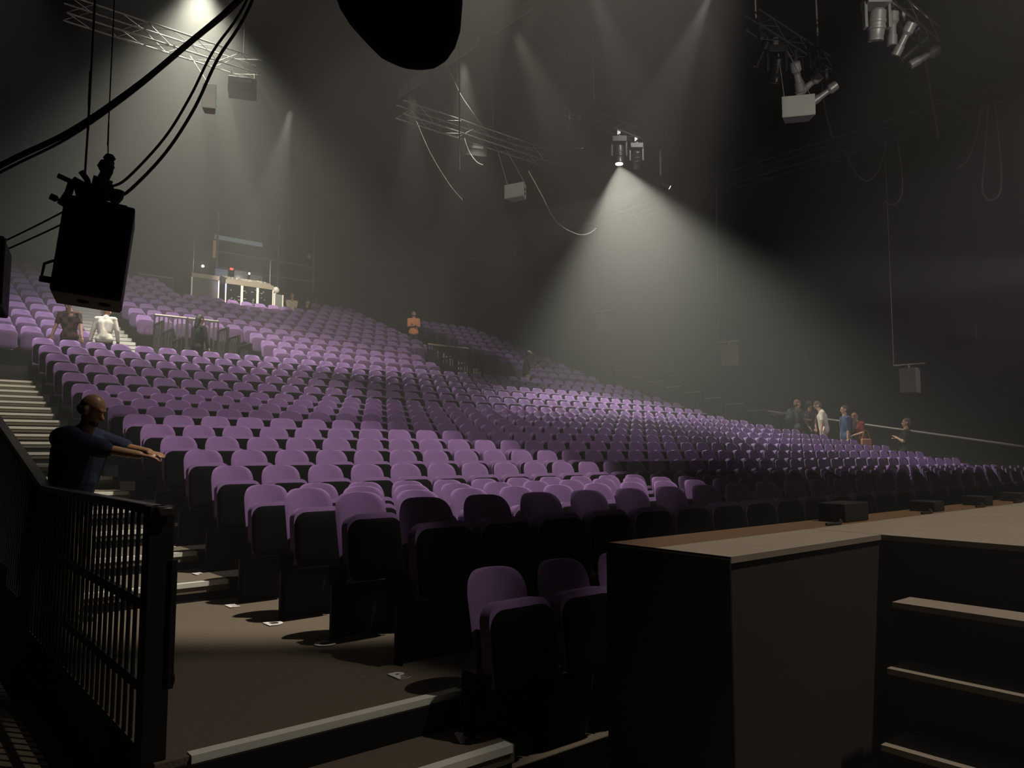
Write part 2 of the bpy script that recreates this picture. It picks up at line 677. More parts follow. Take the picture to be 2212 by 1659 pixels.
def inview(x, y, z):
    d = cdepth(x, y)
    if d < 1:
        return False
    X = x * math.cos(HEAD) - y * math.sin(HEAD)
    return -1130 < X / d * 1666 < 1125


# hidden behind the stage or other rows: not worth a place among the 300
def hidden(n, i):
    return (n == -1 and i > 2)


cand = [s_ for s_ in seats if inview(*s_[:3]) and not hidden(s_[5], s_[6])]
cand.sort(key=lambda s_: cdepth(s_[0], s_[1]))
NEAR = cand[:300]
nearset = set((s_[5], s_[6]) for s_ in NEAR)
first = True
for s_ in NEAR:
    o = seat0 if first else copy_tree(seat0)
    first = False
    o.location = s_[:3]
    o['label'] = s_[3]
    o['group'] = 'purple theatre seats of the front block'
rest = [s_[:3] for s_ in seats if (s_[5], s_[6]) not in nearset and s_[5] >= 0] + rear
bk, cu_, sh, legs, hg, pl = make_seat_parts(True)
tmpl = MB()
for part, mi in ((bk, 0), (cu_, 0), (sh, 3), (legs[0], 1), (legs[1], 1), (hg, 2), (pl, 1)):
    tmpl.add(part.v, part.f, mi)
tv = np.array(tmpl.v)
allv = (np.array(rest)[:, None, :] + tv[None]).reshape(-1, 3)
nv = len(tv)
faces = []
for q in range(len(rest)):
    b = q * nv
    faces.extend([tuple(i + b for i in f) for f in tmpl.f])
me = bpy.data.meshes.new('distant_seats')
me.from_pydata(allv.tolist(), [], faces)
for mm in (M_PURPLE, M_SHELL, M_CHROME, M_UNDER_LIT):
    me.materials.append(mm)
nfront = len(rest) - len(rear)      # light put into the undersides' colour: lit purple at the rear, shaded black in front
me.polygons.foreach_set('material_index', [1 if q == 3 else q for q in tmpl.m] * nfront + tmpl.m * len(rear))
me.polygons.foreach_set('use_smooth', [True] * len(faces))
me.update()
me.set_sharp_from_angle(angle=math.radians(55))
o = bpy.data.objects.new('distant_seats', me)
C.objects.link(o)
tag(o, 'purple theatre seats filling the upper rows and both rear sections', 'seats', kind='stuff')

# ------------------------------------------------------------------ stage
SZ = .87
t = empty('stage', (3.05, 2.1, -.36), 0, 'pale topped black thrust stage with oak front edge at lower right', 'stage')
o_ = Vector(t.location)


def rb(x0, x1, y0, y1, z0, z1):
    return MB().box(x0 - o_.x, x1 - o_.x, y0 - o_.y, y1 - o_.y, z0 - o_.z, z1 - o_.z)


U0, U1 = 3.10, 4.62
m = rb(U0, U1 + .01, 2.13, 2.88, -.36, SZ - .03)
m.add(*[(lambda q: (q.v, q.f))(rb(U1, 20, -6, 2.88, -.36, SZ - .03))][0])
m.build('platform', M_FASC, t)
m = rb(U0, U1, 2.12, 2.565, SZ - .03, SZ)
q = rb(U1 - .01, 20, -6, 2.565, SZ - .03, SZ)
m.add(q.v, q.f)
m.build('deck_top', M_DECK, t)
rb(U0, 20, 2.565, 2.885, SZ - .03, SZ).build('oak_edge', M_OAK, t)
rb(U0 - .012, U0, 2.12, 2.89, -.36, SZ - .012).build('end_panel', M_BLACK, t)
# steps up to the stage, treads narrow and open to the notch
t = empty('stage_steps', (4.1, 1.2, -.36), 0, 'dark stage steps with pale treads at lower right', 'steps')
o_ = Vector(t.location)
for (xa, xb, yl, z) in ((4.233, 4.444, 1.905, .56), (4.12, 4.35, 1.895, .24), (4.0, 4.27, 1.885, -.11)):
    rb(xb, 4.62, -1.5, yl, -.36, z - .03).build('riser', M_FASC, t)
    rb(xa, xb + .01, -1.5, yl, z - .03, z).build('tread', M_DECK, t)

# low black front-fill loudspeakers on the oak edge
for (u, w_, lab) in ((5.35, .34, 'black front-fill speaker on the oak edge, largest and nearest'), (6.75, .2, 'small black front-fill speaker, second along the oak edge'),
                     (7.85, .18, 'small black front-fill speaker, third along the oak edge'), (8.8, .18, 'small black front-fill speaker, farthest along the oak edge')):
    h = .13 if w_ > .3 else .085
    t = empty('front_fill_speaker', (u, 2.72, SZ), 0, lab, 'loudspeaker', 'front-fill speakers on the stage edge')
    MB().box(-w_ / 2, w_ / 2, -.1, .1, 0, h).build('cabinet', M_BLACK, t, bevel=.008)
    MB().box(-w_ / 2 + .02, w_ / 2 - .02, .1, .106, .015, h - .015).build('grille', M_SHELL, t)
    MB().tube([(-w_ / 2, -.06, .02), (-w_ / 2 - .06, -.1, .012), (-w_ / 2 - .16, -.14, .01), (-w_ / 2 - .3, -.12, .01)], .01, 6).build('cable', M_RUBBER, t)


# ------------------------------------------------------------------ railings
M_BARS = mat('brown_grey_bars', (.035, .03, .024), .5, .2)


def guard(label, segs, barw=.022, gap=.11, hgt=1.0, panel=0.0, top=M_STEEL, group=None, bart=.012, post=.04, tw=.03, bars=M_STEEL):
    """segs: list of ((x,y,zfloor),(x,y,zfloor)) panels"""
    a0 = Vector(segs[0][0])
    t = empty('guard_railing', a0, 0, label, 'railing', group)
    for a, b in segs:
        a = Vector(a) - a0
        b = Vector(b) - a0
        d = b - a
        L = Vector((d.x, d.y, 0)).length
        n = max(1, int(round(L / gap)))
        m = MB()
        ang = math.atan2(d.y, d.x)
        for i in range(1, n):
            p = a + d * (i / n)
            M = Matrix.Translation(p) @ Matrix.Rotation(ang, 4, 'Z')
            m.box(-barw / 2, barw / 2, -bart / 2, bart / 2, .06, hgt, 0, M)
        m.build('baluster_panel', bars, t)
        m = MB()
        m.tube([a + Vector((0, 0, hgt)), b + Vector((0, 0, hgt))], tw, 8)
        m.build('top_rail', top, t)
        MB().tube([a + Vector((0, 0, .07)), b + Vector((0, 0, .07))], .018, 6).build('bottom_rail', M_STEEL, t)
        for p in (a, b):
            MB().box(p.x - post / 2, p.x + post / 2, p.y - post / 2, p.y + post / 2, p.z - .05, p.z + hgt + .01).build('post', M_STEEL, t)
        if panel:
            M = Matrix.Translation(a) @ Matrix.Rotation(ang, 4, 'Z')
            MB().box(0, L, -.02, 0, -.9, panel, 0, M).build('kick_panel', M_BLACK, t)
    return t


RAILTOP = mat('worn_metal_rail', (.42, .39, .33), .4, .5)
# foreground left railing
t = empty('foreground_railing', (1.05, 3.74, 0), 0, 'black foreground railing with slatted bars at lower left', 'railing')
MB().box(-.055, .055, -.05, .05, -.36, 1.11).build('end_post', M_BLACK, t, bevel=.006)
MB().box(.02, .075, -.05, .03, .3, .87).build('latch_plate', M_BLACK, t, bevel=.005)


def ztop(v):
    return 1.1 if v <= 6.565 else 1.1 + (v - 6.565) * .2053


m = MB()
v = 3.84
while v < 6.5:
    m.tube([(0, v - 3.74, -.30), (0, v - 3.74, 1.07)], .0105, 8)
    v += .115
m.build('baluster_panel', M_STEEL, t)
m = MB()
while v < 11.5:
    m.tube([(0, v - 3.74, ztop(v) - 1.35), (0, v - 3.74, ztop(v) - .02)], .0105, 8)
    v += .115
m.build('baluster_panel', M_STEEL, t)
for z in (.25, .62):
    MB().box(-.012, .012, .05, 2.8, z, z + .05).build('mid_rail', M_STEEL, t)
MB().box(-.035, .035, -.1, 2.83, 1.065, 1.11).build('handrail', mat('dark_handrail', (.05, .045, .04), .35, .3), t, bevel=.01)
MB().add([(-.035, 2.83, 1.065), (.035, 2.83, 1.065), (.035, 7.8, 2.085), (-.035, 7.8, 2.085), (-.035, 2.83, 1.11), (.035, 2.83, 1.11), (.035, 7.8, 2.13), (-.035, 7.8, 2.13)],
         [(0, 3, 2, 1), (4, 5, 6, 7), (0, 1, 5, 4), (1, 2, 6, 5), (2, 3, 7, 6), (3, 0, 4, 7)]).build('handrail', MATS['dark_handrail'], t)
MB().box(-.02, .02, .05, 7.8, -.36, -.28).build('bottom_rail', M_STEEL, t)
MB().lathe([(.03, 0), (.035, .01), (.03, .02)], 10, Matrix.Translation((.06, -.02, .34)) @ Matrix.Rotation(PI / 2, 4, 'Y')).build('latch_knob', M_STEEL, t)

vb = RV0 + 3 * PITCHV - EDGE - .03


def vomrails(a, b, side, labels, toprail):
    guard(labels[0], [((a, vb, rlevel(3)), ((a + b) / 2 - .02, vb, rlevel(3))), (((a + b) / 2 + .02, vb, rlevel(3)), (b, vb, rlevel(3)))], barw=.04, bart=.03, gap=.13, hgt=.96, top=toprail, bars=M_BARS)
    for x, lab in ((a, labels[1]), (b, labels[2])):
        segs = []
        for k in (2, 1, 0):
            y1 = RV0 + (k + 1) * PITCHV - EDGE - .05
            segs.append(((x, y1, rlevel(k) + .05), (x, y1 - .82, rlevel(k) + .05)))
        guard(lab, segs, barw=.022, bart=.022, gap=.135, hgt=.95, panel=.03, post=.06, bars=M_BARS, top=M_BARS)


vomrails(VOM1[0], VOM1[1] - .15, 1, ('level guard rail at the back of the left doorway opening', 'stepped black railing, left side of the left doorway opening',
                                      'stepped black railing, right side of the left doorway opening'), RAILTOP)
vomrails(VOM2[0], VOM2[1] - .1, 1, ('level guard rail with bright top at the back of the right doorway opening', 'stepped black railing, left side of the right doorway opening',
                                     'stepped black railing, right side of the right doorway opening'), mat('bright_rail', (.8, .72, .5), .35, .4))

# stepped guard rails up the right wall aisle
for n in range(11, 21):
    y = rowv(n)
    z = level(n) if n < 18 else CROSS + .335 * (n - 18)
    guard('dark stepped guard panel against the right wall, %s from the bottom' % ORD[n - 11],
          [((23.95, y - .38, z), (23.95, y + .38, z))], hgt=1.3, gap=.15, group='stepped guard panels on the right wall', tw=.016, post=.03, top=M_CABLEG)

# handrail along the right wall
t = empty('wall_handrail', (24.1, 7.1, 1.5), 0, 'long pale sloping handrail on the right wall', 'handrail')
MB().tube([(0, -2.6, -.43), (0, 0, 0), (0, 7.8, 1.30)], .03, 8).build('rail', mat('pale_rail', (.6, .56, .5), .4, .2), t)
for i in range(6):
    MB().tube([(.28, -2 + i * 1.8, (-2 + i * 1.8) * .1667 - .1), (.0, -2 + i * 1.8, (-2 + i * 1.8) * .1667 - .08), (0, -2 + i * 1.8, (-2 + i * 1.8) * .1667)], .012, 6).build('bracket', M_STEEL, t)
# balustrade of small fence at the back left
guard('small pale fence at the very back left of the rear rows', [((7.9, 32.2, rlevel(12)), (9.2, 32.2, rlevel(12)))], gap=.3, hgt=1.0, top=M_CABLEG)
guard('black fence beside the two seated people at the back', [((13.95, 32.6, rlevel(12)), (17.5, 32.6, rlevel(12)))], gap=.2, hgt=1.3)


M_TRUSSD = mat('dark_truss', (.06, .058, .055), .5, .4)
# ------------------------------------------------------------------ rigging: trusses and lamps
def truss(label, p0, p1, s_=.4, bay=.5, dark=False):
    p0 = Vector(p0)
    p1 = Vector(p1)
    t = empty('lighting_truss', p0, 0, label, 'truss')
    d = p1 - p0
    L = d.length
    ux = d.normalized()
    uy = Vector((0, 0, 1)).cross(ux).normalized()
    uz = ux.cross(uy)
    cs = [(uy * a + uz * b) * s_ / 2 for a in (-1, 1) for b in (-1, 1)]
    for c in cs:
        MB().tube([c, c + d], .024, 6).build('chord', M_TRUSSD if dark else M_ALU, t)
    m = MB()
    n = int(L / bay)
    for i in range(n):
        a, b = d * (i / n), d * ((i + 1) / n)
        for (k0, k1) in ((0, 1), (2, 3), (0, 2), (1, 3)):
            if i % 2:
                k0, k1 = k1, k0
            m.tube([a + cs[k0], b + cs[k1]], .01, 5)
    m.build('lacing', M_TRUSSD if dark else M_ALU, t)
    return t


TZ = 11.2
truss('long lighting truss in the haze at upper left', (2.9, 18.9, TZ), (7.3, 18.9, TZ))
truss('long lighting truss over the middle of the seats', (11.3, 18.5, TZ), (17.3, 18.5, TZ))
truss('short dark truss with lamps left of the upper right corner', (13.8, 8.6, 10.4), (17.0, 8.6, 10.4), .32, dark=True)
truss('short truss crowded with lamps in the upper right corner', (14.4, 6.45, 10.4), (17.4, 6.45, 10.4), .32)
truss('dark lighting bar above the lit moving head lamp', (14.7, 15.4, 11.25), (20.0, 15.4, 11.25), .3, dark=True)
truss('long dark catwalk frame high on the right wall', (24.0, -2.0, 11.35), (24.0, 33.9, 11.35), .5, 1.0, dark=True)


def moving_head(loc, rz, tilt, label, group, lit=False, body=M_STEEL, s_=1.0):
    """base box, yoke arms and a barrel head with ribs and lens; hangs from its clamp"""
    t = empty('moving_head_lamp', loc, rz, label, 'stage lamp', group)
    m = MB().box(-.2 * s_, .2 * s_, -.15 * s_, .15 * s_, -.16 * s_, 0)
    m.build('base', body, t, bevel=.01)
    MB().box(-.05, .05, -.03, .03, 0, .22).build('clamp', M_ALU, t)
    for q in (-1, 1):
        MB().box(q * .2 * s_ - .03, q * .2 * s_ + .03, -.06 * s_, .06 * s_, -.55 * s_, -.1 * s_).build('yoke_arm', body, t, bevel=.01)
    R_ = Matrix.Translation((0, 0, -.45 * s_)) @ Matrix.Rotation(tilt, 4, 'X')
    prof = [(.10, .22), (.135, .18), (.14, .05), (.15, .04), (.15, .0), (.14, -.01), (.14, -.06), (.15, -.07), (.15, -.11), (.135, -.12), (.12, -.24), (.125, -.25), (.125, -.29), (.11, -.30)]
    h = MB().lathe([(r * s_, z * s_) for r, z in prof], 18, R_).build('head', body, t)
    h_ = MB().lathe([(.108 * s_, -.301 * s_), (.10 * s_, -.318 * s_), (.05 * s_, -.335 * s_)], 18, R_)
    h_.build('lens', M_LENS if lit else M_LENSOFF, h)
    return t


def profile_spot(loc, rz, tilt, label, group, lit=None, s_=1.0, body=M_LUMI, drop=.24):
    t = empty('profile_lamp', loc, rz, label, 'stage lamp', group)
    MB().box(-.03, .03, -.03, .03, -.02, drop).build('clamp', M_ALU, t)
    m = MB()
    m.tube([(-.13 * s_, 0, -.02), (-.14 * s_, 0, -.3 * s_)], .014, 6)
    m.tube([(.13 * s_, 0, -.02), (.14 * s_, 0, -.3 * s_)], .014, 6)
    m.tube([(-.13 * s_, 0, -.02), (.13 * s_, 0, -.02)], .014, 6)
    m.build('yoke', M_STEEL, t)
    R_ = Matrix.Translation((0, 0, -.3 * s_)) @ Matrix.Rotation(tilt, 4, 'X')
    prof = [(.06, .26), (.11, .24), (.115, .06), (.07, .0), (.075, -.2), (.095, -.21), (.095, -.4), (.085, -.41)]
    b = MB().lathe([(r * s_, z * s_) for r, z in prof], 16, R_).build('barrel', body, t)
    MB().lathe([(.08 * s_, -.411 * s_), (.07 * s_, -.425 * s_)], 16, R_).build('lens', lit or M_LENSOFF, b)
    return t


G1 = 'lamps on the dark bar over the middle right seats'
moving_head((17.2, 15.4, 10.95), -HEAD, 0.0, 'lit moving head lamp throwing the bright wide cone', G1, True, s_=1.1)
moving_head((15.5, 15.4, 10.95), -HEAD, .3, 'unlit moving head lamp hanging just left of the lit one', G1)
moving_head((18.0, 15.4, 10.95), -HEAD, .5, 'unlit moving head lamp hanging just right of the lit one', G1)
profile_spot((19.35, 15.55, 10.3), PI / 2 - HEAD, -1.1, 'small lit lamp aimed left beside the bright cone', G1, M_LENS2, .8, M_STEEL, .85)
profile_spot((15.1, 15.4, 10.95), -HEAD, .8, 'tiny dark lamp hanging low, far left of the lit moving head', G1, None, .7, M_STEEL)

G2 = 'lamps on the truss left of the upper right corner'
moving_head((14.7, 8.6, 10.1), -HEAD, .5, 'moving head lamp, leftmost below the dark truss', G2)
profile_spot((14.2, 8.6, 10.1), -HEAD + .5, .7, 'small lamp at the left end of the dark truss', G2, None, .8, M_STEEL)
profile_spot((15.55, 8.6, 10.1), -HEAD - .6, .7, 'pale profile lamp above the hung white speaker', G2)
profile_spot((16.2, 8.6, 10.1), -HEAD + .9, 1.0, 'pale profile lamp right of the hung white speaker', G2)
profile_spot((16.9, 8.6, 10.1), -HEAD + 1.2, 1.0, 'profile lamp at the right end of the dark truss', G2)
G3 = 'lamps on the truss in the upper right corner'
moving_head((14.75, 6.45, 10.25), -HEAD, .25, 'large pale moving head lamp, leftmost in the upper right corner', G3, body=M_LUMI, s_=1.15)
profile_spot((15.45, 6.45, 10.25), -HEAD, .15, 'pale lamp hanging straight down, second from left in the upper right corner', G3)
profile_spot((16.05, 6.45, 10.25), -HEAD + .6, .6, 'pale tilted lamp, third from left in the upper right corner', G3)
profile_spot((16.6, 6.45, 10.2), -HEAD + 1.3, .9, 'dark lamp aimed right, fourth from left in the upper right corner', G3, None, 1, M_STEEL)
profile_spot((17.15, 6.45, 10.2), -HEAD + 1.3, 1.1, 'pale lamp at the right end of the upper right truss', G3)

# ceiling slots that hold the downlights
for x, y, z, lab in ((3.3, 18.9, 11.4, 'left end of the upper left truss'), (6.9, 18.9, 11.4, 'right end of the upper left truss'), (11.6, 18.5, 11.4, 'left end of the middle truss'),
                     (17.0, 18.5, 11.4, 'right end of the middle truss'), (19.6, 15.4, 11.4, 'right end of the bar above the lit lamp'), (14.6, 6.45, 10.55, 'left end of the upper right corner truss'),
                     (17.2, 6.45, 10.55, 'right end of the upper right corner truss')):
    tag(MB().tube([(0, 0, 0), (0, 0, CEILZ - z)], .009, 5).build('suspension_wire', M_STEEL, loc=(x, y, z)), 'thin dark wire holding the ' + lab, 'wire')
for i, (x, y, lab) in enumerate(((13.35, 21.0, 'lit ceiling slot, lowest of three in a line over the middle truss'),
                                 (13.33, 18.2, 'lit ceiling slot, middle of three in a line over the middle truss'),
                                 (13.33, 15.8, 'lit ceiling slot, highest of three in a line over the middle truss'))):
    t = empty('ceiling_slot', (x, y, 13.3), 0, lab, 'ceiling light', 'ceiling slots over the middle truss')
    MB().box(-.12, .12, -.6, .6, 0, .3).build('housing', M_BLACK, t)
    MB().box(-.16, -.12, -1.0, .7, -.03, .3).build('trim_rail', M_CABLEG, t)


# ------------------------------------------------------------------ hung and wall loudspeakers
def hung_speaker(loc, size, rz, label, mats, wires, ports='side', tilt=0.0, group=None, wr=.012):
    w_, d_, h_ = size
    t = empty('hung_speaker', loc, rz, label, 'loudspeaker', group)
    M = Matrix.Rotation(tilt, 4, 'X')
    m = MB()
    # trapezoid cabinet: rear narrower
    k = .72
    p = [(-w_ / 2, -d_ / 2, 0), (w_ / 2, -d_ / 2, 0), (w_ / 2 * k, d_ / 2, 0), (-w_ / 2 * k, d_ / 2, 0)]
    p = p + [(x, y, h_) for x, y, z in p]
    m.add([M @ Vector(q) for q in p], [(0, 3, 2, 1), (4, 5, 6, 7), (0, 1, 5, 4), (1, 2, 6, 5), (2, 3, 7, 6), (3, 0, 4, 7)])
    c = m.build('cabinet', mats[0], t, bevel=.008)
    for zz in (.3, .62):
        q = MB().lathe([(.055, 0), (.055, .006)], 12, M @ Matrix.Translation((w_ / 2 * .86 + .004, 0, h_ * zz)) @ Matrix.Rotation(PI / 2 - .12, 4, 'Y'))
        q.build('port', M_BLACK, c)
    MB().box(-w_ / 2 + .02, w_ / 2 - .02, -d_ / 2 - .008, -d_ / 2, .02, h_ - .02, 0, M).build('grille', mats[1], c)
    for a, b in wires:
        b = Matrix.Rotation(-rz, 3, 'Z') @ (Vector(b) - Vector(loc))
        MB().tube([M @ Vector((a[0], a[1], h_)), b], wr, 6).build('suspension_wire', M_CABLEG, t)
    return t


GP = (M_SPKGREY, M_SPKGREY)
hung_speaker((15.0, 17.65, 9.12), (.66, .38, .44), -HEAD - .5, 'pale grey speaker hung below the middle truss', GP,
             [((.3, 0), (15.3, 18.5, 11.0)), ((-.3, 0), (14.9, 18.5, 11.0))])
hung_speaker((5.55, 17.2, 9.0), (.30, .34, .56), -HEAD + .3, 'upright pale speaker hung in the haze at upper left', (mat('lightened_grey_cabinet', (.5, .48, .43), .6), MATS['lightened_grey_cabinet']),  # cabinet grey lightened to stand in for front light
             [((0, 0), (5.6, 18.9, 11.0))])
hung_speaker((14.62, 8.1, 8.3), (.66, .34, .45), -HEAD + .12 - .35, 'white wide speaker hung below the upper right truss', (M_SPKGREY, M_SPKGREY),
             [((-.25, 0), (14.75, 8.6, 10.25)), ((.28, 0), (15.1, 8.6, 10.25))], wr=.009)
for loc, lab in (((14.0, 18.5, 10.62), 'black subwoofer box under the middle truss'), ((6.9, 18.9, 10.62), 'dark subwoofer box at the right end of the upper left truss')):
    t = empty('subwoofer', loc, -HEAD + .3, lab, 'loudspeaker')
    MB().box(-.34, .34, -.26, .26, -.22, .15).build('cabinet', M_BLACK, t, bevel=.01)
    MB().box(-.22, .22, -.27, -.26, .02, .1).build('rear_panel', M_CABLEG, t)
    for x in (-.28, .28):
        MB().tube([(x, 0, .15), (x, 0, .42)], .015, 6).build('bracket', M_ALU, t)

for v_, z0, z1, lab in ((10.03, 3.13, 3.88, 'grey wall speaker on a bracket, nearest, above the man leaning on the rail'),
                        (16.32, 4.50, 5.27, 'grey wall speaker on a bracket, middle of three on the right wall'),
                        (22.64, 6.52, 7.28, 'grey wall speaker on a bracket, farthest and highest on the right wall')):
    t = empty('wall_speaker', (WR - .3, v_, z0), -PI / 2 + .1, lab, 'loudspeaker', 'speakers hung along the right wall')
    h = z1 - z0
    c = MB().box(-.24, .24, -.2, .2, 0, h).build('cabinet', M_SPKWALL, t, bevel=.012)
    MB().box(-.22, .22, -.21, -.2, .02, h - .02).build('grille', M_SPKWALL, c)
    MB().box(-.45, .45, -.03, .02, h + .1, h + .14).build('bracket_bar', M_ALU, t)
    MB().box(-.03, .03, -.03, .03, h - .01, h + .11).build('bracket_stem', M_ALU, t)
    for x in (-.43, .43):
        MB().box(x - .015, x + .015, -.02, .3, h + .1, h + .13).build('bracket_arm', M_ALU, t)
    MB().tube([(-.44, 0, h + .12), (-.44, 0.02, h + 2.0), (-.44, .1, 11.3 - z0)], .01, 5).build('cable', M_CABLEG, t)
for v_, z_, lab in ((19.3, 4.75, 'small black box on the right wall above the highest guard panels'), (13.7, 4.65, 'small black box on the right wall above the standing group'),
                    (8.5, 4.8, 'small black box on the right wall near the right edge')):
    tag(MB().box(WR - .12, WR - .001, v_ - .28, v_ + .28, z_ - .2, z_ + .2).build('wall_box', M_BLACK, bevel=.01), lab, 'box')

# foreground hung black speaker, rigging and cables
SPF = (.90, 4.70, 2.165)
t = empty('foreground_speaker', SPF, -HEAD + .46, 'large black foreground speaker hanging at left', 'loudspeaker')
TL = Matrix.Rotation(math.radians(5.5), 4, 'Y')
c = MB().box(-.168, .168, -.2, .2, .012, .53, 0, TL).build('cabinet', M_BLACK, t, bevel=.012)
for x in (-.02, .085):
    MB().lathe([(.03, 0), (.028, -.004)], 14, TL @ Matrix.Translation((x, -.02, .005)) @ Matrix.Diagonal((1, 1.6, 1, 1))).build('port', M_SHELL, c)
MB().box(-.16, .16, -.19, .19, .006, .012, 0, TL).build('lightened_bottom', mat('lightened_brown_underside', (.20, .16, .11), .6), c)  # underside painted a lighter brown in place of light reaching it
m = MB()
m.box(-.1, .12, -.12, .12, .52, .60, 0, TL)
for (a, b, r) in (((-.15, 0, .58), (-.1, 0, .72), .02), ((-.1, 0, .72), (.0, 0, .66), .03), ((0, .02, .62), (.05, 0, .76), .05), ((-.08, .0, .64), (.1, .02, .69), .045),
                  ((.05, 0, .74), (.08, 0, .86), .022), ((-.17, 0, .6), (-.2, 0, .62), .018), ((-.17, 0, .74), (-.08, 0, .7), .014), ((.02, 0, .74), (.065, 0, .9), .01),
                  ((.1, 0, .63), (.13, 0, .7), .03), ((-.02, 0, .7), (-.06, 0, .78), .016)):
    m.tube([a, ((a[0] + b[0]) / 2 + .01, a[1], (a[2] + b[2]) / 2), b], r, 8)
m.lathe([(.03, -.03), (.045, 0), (.03, .03)], 10, Matrix.Translation((.06, 0, .83)))
m.lathe([(.02, -.02), (.033, 0), (.02, .02)], 10, Matrix.Translation((.075, 0, .88)))
rg = m.build('rigging_hardware', M_BLACK, t)
rg.location = (0, 0, -.045)
MB().tube([(-.16, 0, .12), (-.22, 0, .13), (-.21, 0, .20), (-.15, 0, .23)], .008, 8).build('cable_loop', M_RUBBER, t)
MB().tube([(-.16, 0, .11), (-.23, 0, .115)], .016, 8).build('plug', M_RUBBER, t)


def cam2w(X, d, z):
    return (IR * X + IF * d + Vector((0, 0, z)))


def cable(label, pts, r, m=M_RUBBER, name='cable', group=None, n=8, sub=6):
    P = [Vector(p) for p in pts]
    out = []
    for i in range(len(P) - 1):
        p0 = P[max(0, i - 1)]
        p1, p2 = P[i], P[i + 1]
        p3 = P[min(len(P) - 1, i + 2)]
        for k in range(sub):
            t_ = k / sub
            out.append(.5 * ((2 * p1) + (p2 - p0) * t_ + (2 * p0 - 5 * p1 + 4 * p2 - p3) * t_ * t_ + (3 * p1 - p0 - 3 * p2 + p3) * t_ ** 3))
    out.append(P[-1])
    o0 = out[0].copy()
    o = MB().tube([q - o0 for q in out], r, n).build(name, m, loc=o0)
    return tag(o, label, 'cable', group)


cable('thick black cable sweeping up across the upper left', [(-.05, 5.95, 2.62), (.549, 5.545, 3.104), (.868, 5.278, 3.319), (1.165, 5.029, 3.601), (1.399, 4.832, 3.871), (1.645, 4.625, 4.173), (1.9, 4.4, 4.6)], .018)
cable('thinner black cable just under the thick sweeping one', [(-.05, 5.95, 2.585), (.549, 5.545, 3.06), (.868, 5.278, 3.285), (1.165, 5.029, 3.58), (1.399, 4.832, 3.86), (1.66, 4.625, 4.17), (1.91, 4.4, 4.6)], .0085)
cable('brown cable rising right from the foreground speaker, upper one', [(1.0, 4.75, 2.86), (1.085, 4.75, 2.93), (1.263, 4.70, 3.2), (1.37, 4.60, 3.45), (1.46, 4.5, 3.72), (1.60, 4.38, 4.02), (1.75, 4.2, 4.6)], .0075, mat('brown_cable', (.035, .024, .02), .6))
cable('brown cable rising right from the foreground speaker, lower one', [(1.02, 4.72, 2.79), (1.10, 4.72, 2.86), (1.263, 4.66, 3.1), (1.385, 4.56, 3.37), (1.475, 4.46, 3.66), (1.61, 4.34, 3.98), (1.76, 4.18, 4.6)], .009, MATS['brown_cable'])
cable('thin black cable entering from the left edge, upper one', [(.3, 6.25, 2.55), (.621, 6.007, 2.73), (.941, 5.6, 2.93), (1.0, 5.2, 2.96)], .006)
cable('thin black cable entering from the left edge, lower one', [(.3, 6.25, 2.49), (.624, 6.005, 2.668), (.933, 5.6, 2.84), (1.0, 5.2, 2.86)], .006)
cable('twin black wire holding the foreground speaker, left one', [(.868, 4.755, 2.87), (.872, 4.752, 3.3), (.868, 4.75, 3.5), (.874, 4.751, 4.0), (.876, 4.75, 13.5)], .006, name='suspension_wire', sub=3)
cable('thin black wire holding the foreground speaker, right one', [(.965, 4.67, 2.95), (.96, 4.678, 3.2), (.959, 4.679, 4.0), (.955, 4.68, 13.5)], .0035, name='suspension_wire', sub=3)
t = empty('edge_speaker', (.38, 4.40, 2.03), -HEAD + .5, 'dark speaker with pale edge cut by the left picture edge', 'loudspeaker')
MB().box(-.3, .105, -.15, .25, 0, .33).build('cabinet', M_BLACK, t, bevel=.008)
MB().box(.105, .112, -.15, -.13, 0.01, .32).build('edge_trim', M_CABLEG, t)

# black chain bag hanging into the top of the picture
t = empty('chain_bag', (1.35, 2.28, 2.66), -HEAD, 'black bulging chain bag hanging at the top centre', 'bag')
prof = [(.001, .0), (.035, .002), (.075, .013), (.115, .034), (.15, .066), (.18, .11), (.205, .17), (.22, .25), (.228, .36), (.228, .5), (.215, .62), (.19, .72)]
m = MB()
n = 28
vs_ = []
for j, (r, z) in enumerate(prof):
    for k in range(n):
        a = 2 * PI * k / n
        rr = r * (1 + .035 * math.sin(3 * a + j * .6) + .015 * math.sin(7 * a + j))
        sk = .06 * (1 - z / .5) if z < .5 else 0
        vs_.append((rr * math.cos(a) * 1.05 + sk, rr * math.sin(a) * .8, z - .055 * (r / .22) * max(0, 1 - z / .5) * math.cos(a - .2) + .06))
fs = []
for j in range(len(prof) - 1):
    for k in range(n):
        fs.append((j * n + k, j * n + (k + 1) % n, (j + 1) * n + (k + 1) % n, (j + 1) * n + k))
fs.append(tuple(range(n - 1, -1, -1)))
fs.append(tuple((len(prof) - 1) * n + k for k in range(n)))
m.add(vs_, fs)
m.build('bag_body', M_CLOTH, t, sharp=0)
MB().tube([(.18, 0, .7), (.0, 0, 1.0), (-.18, 0, .7)], .012, 8).build('strap', M_CLOTH, t)
MB().tube([(0, 0, .98), (0, 0, 10.9)], .008, 6).build('chain', M_STEEL, t)

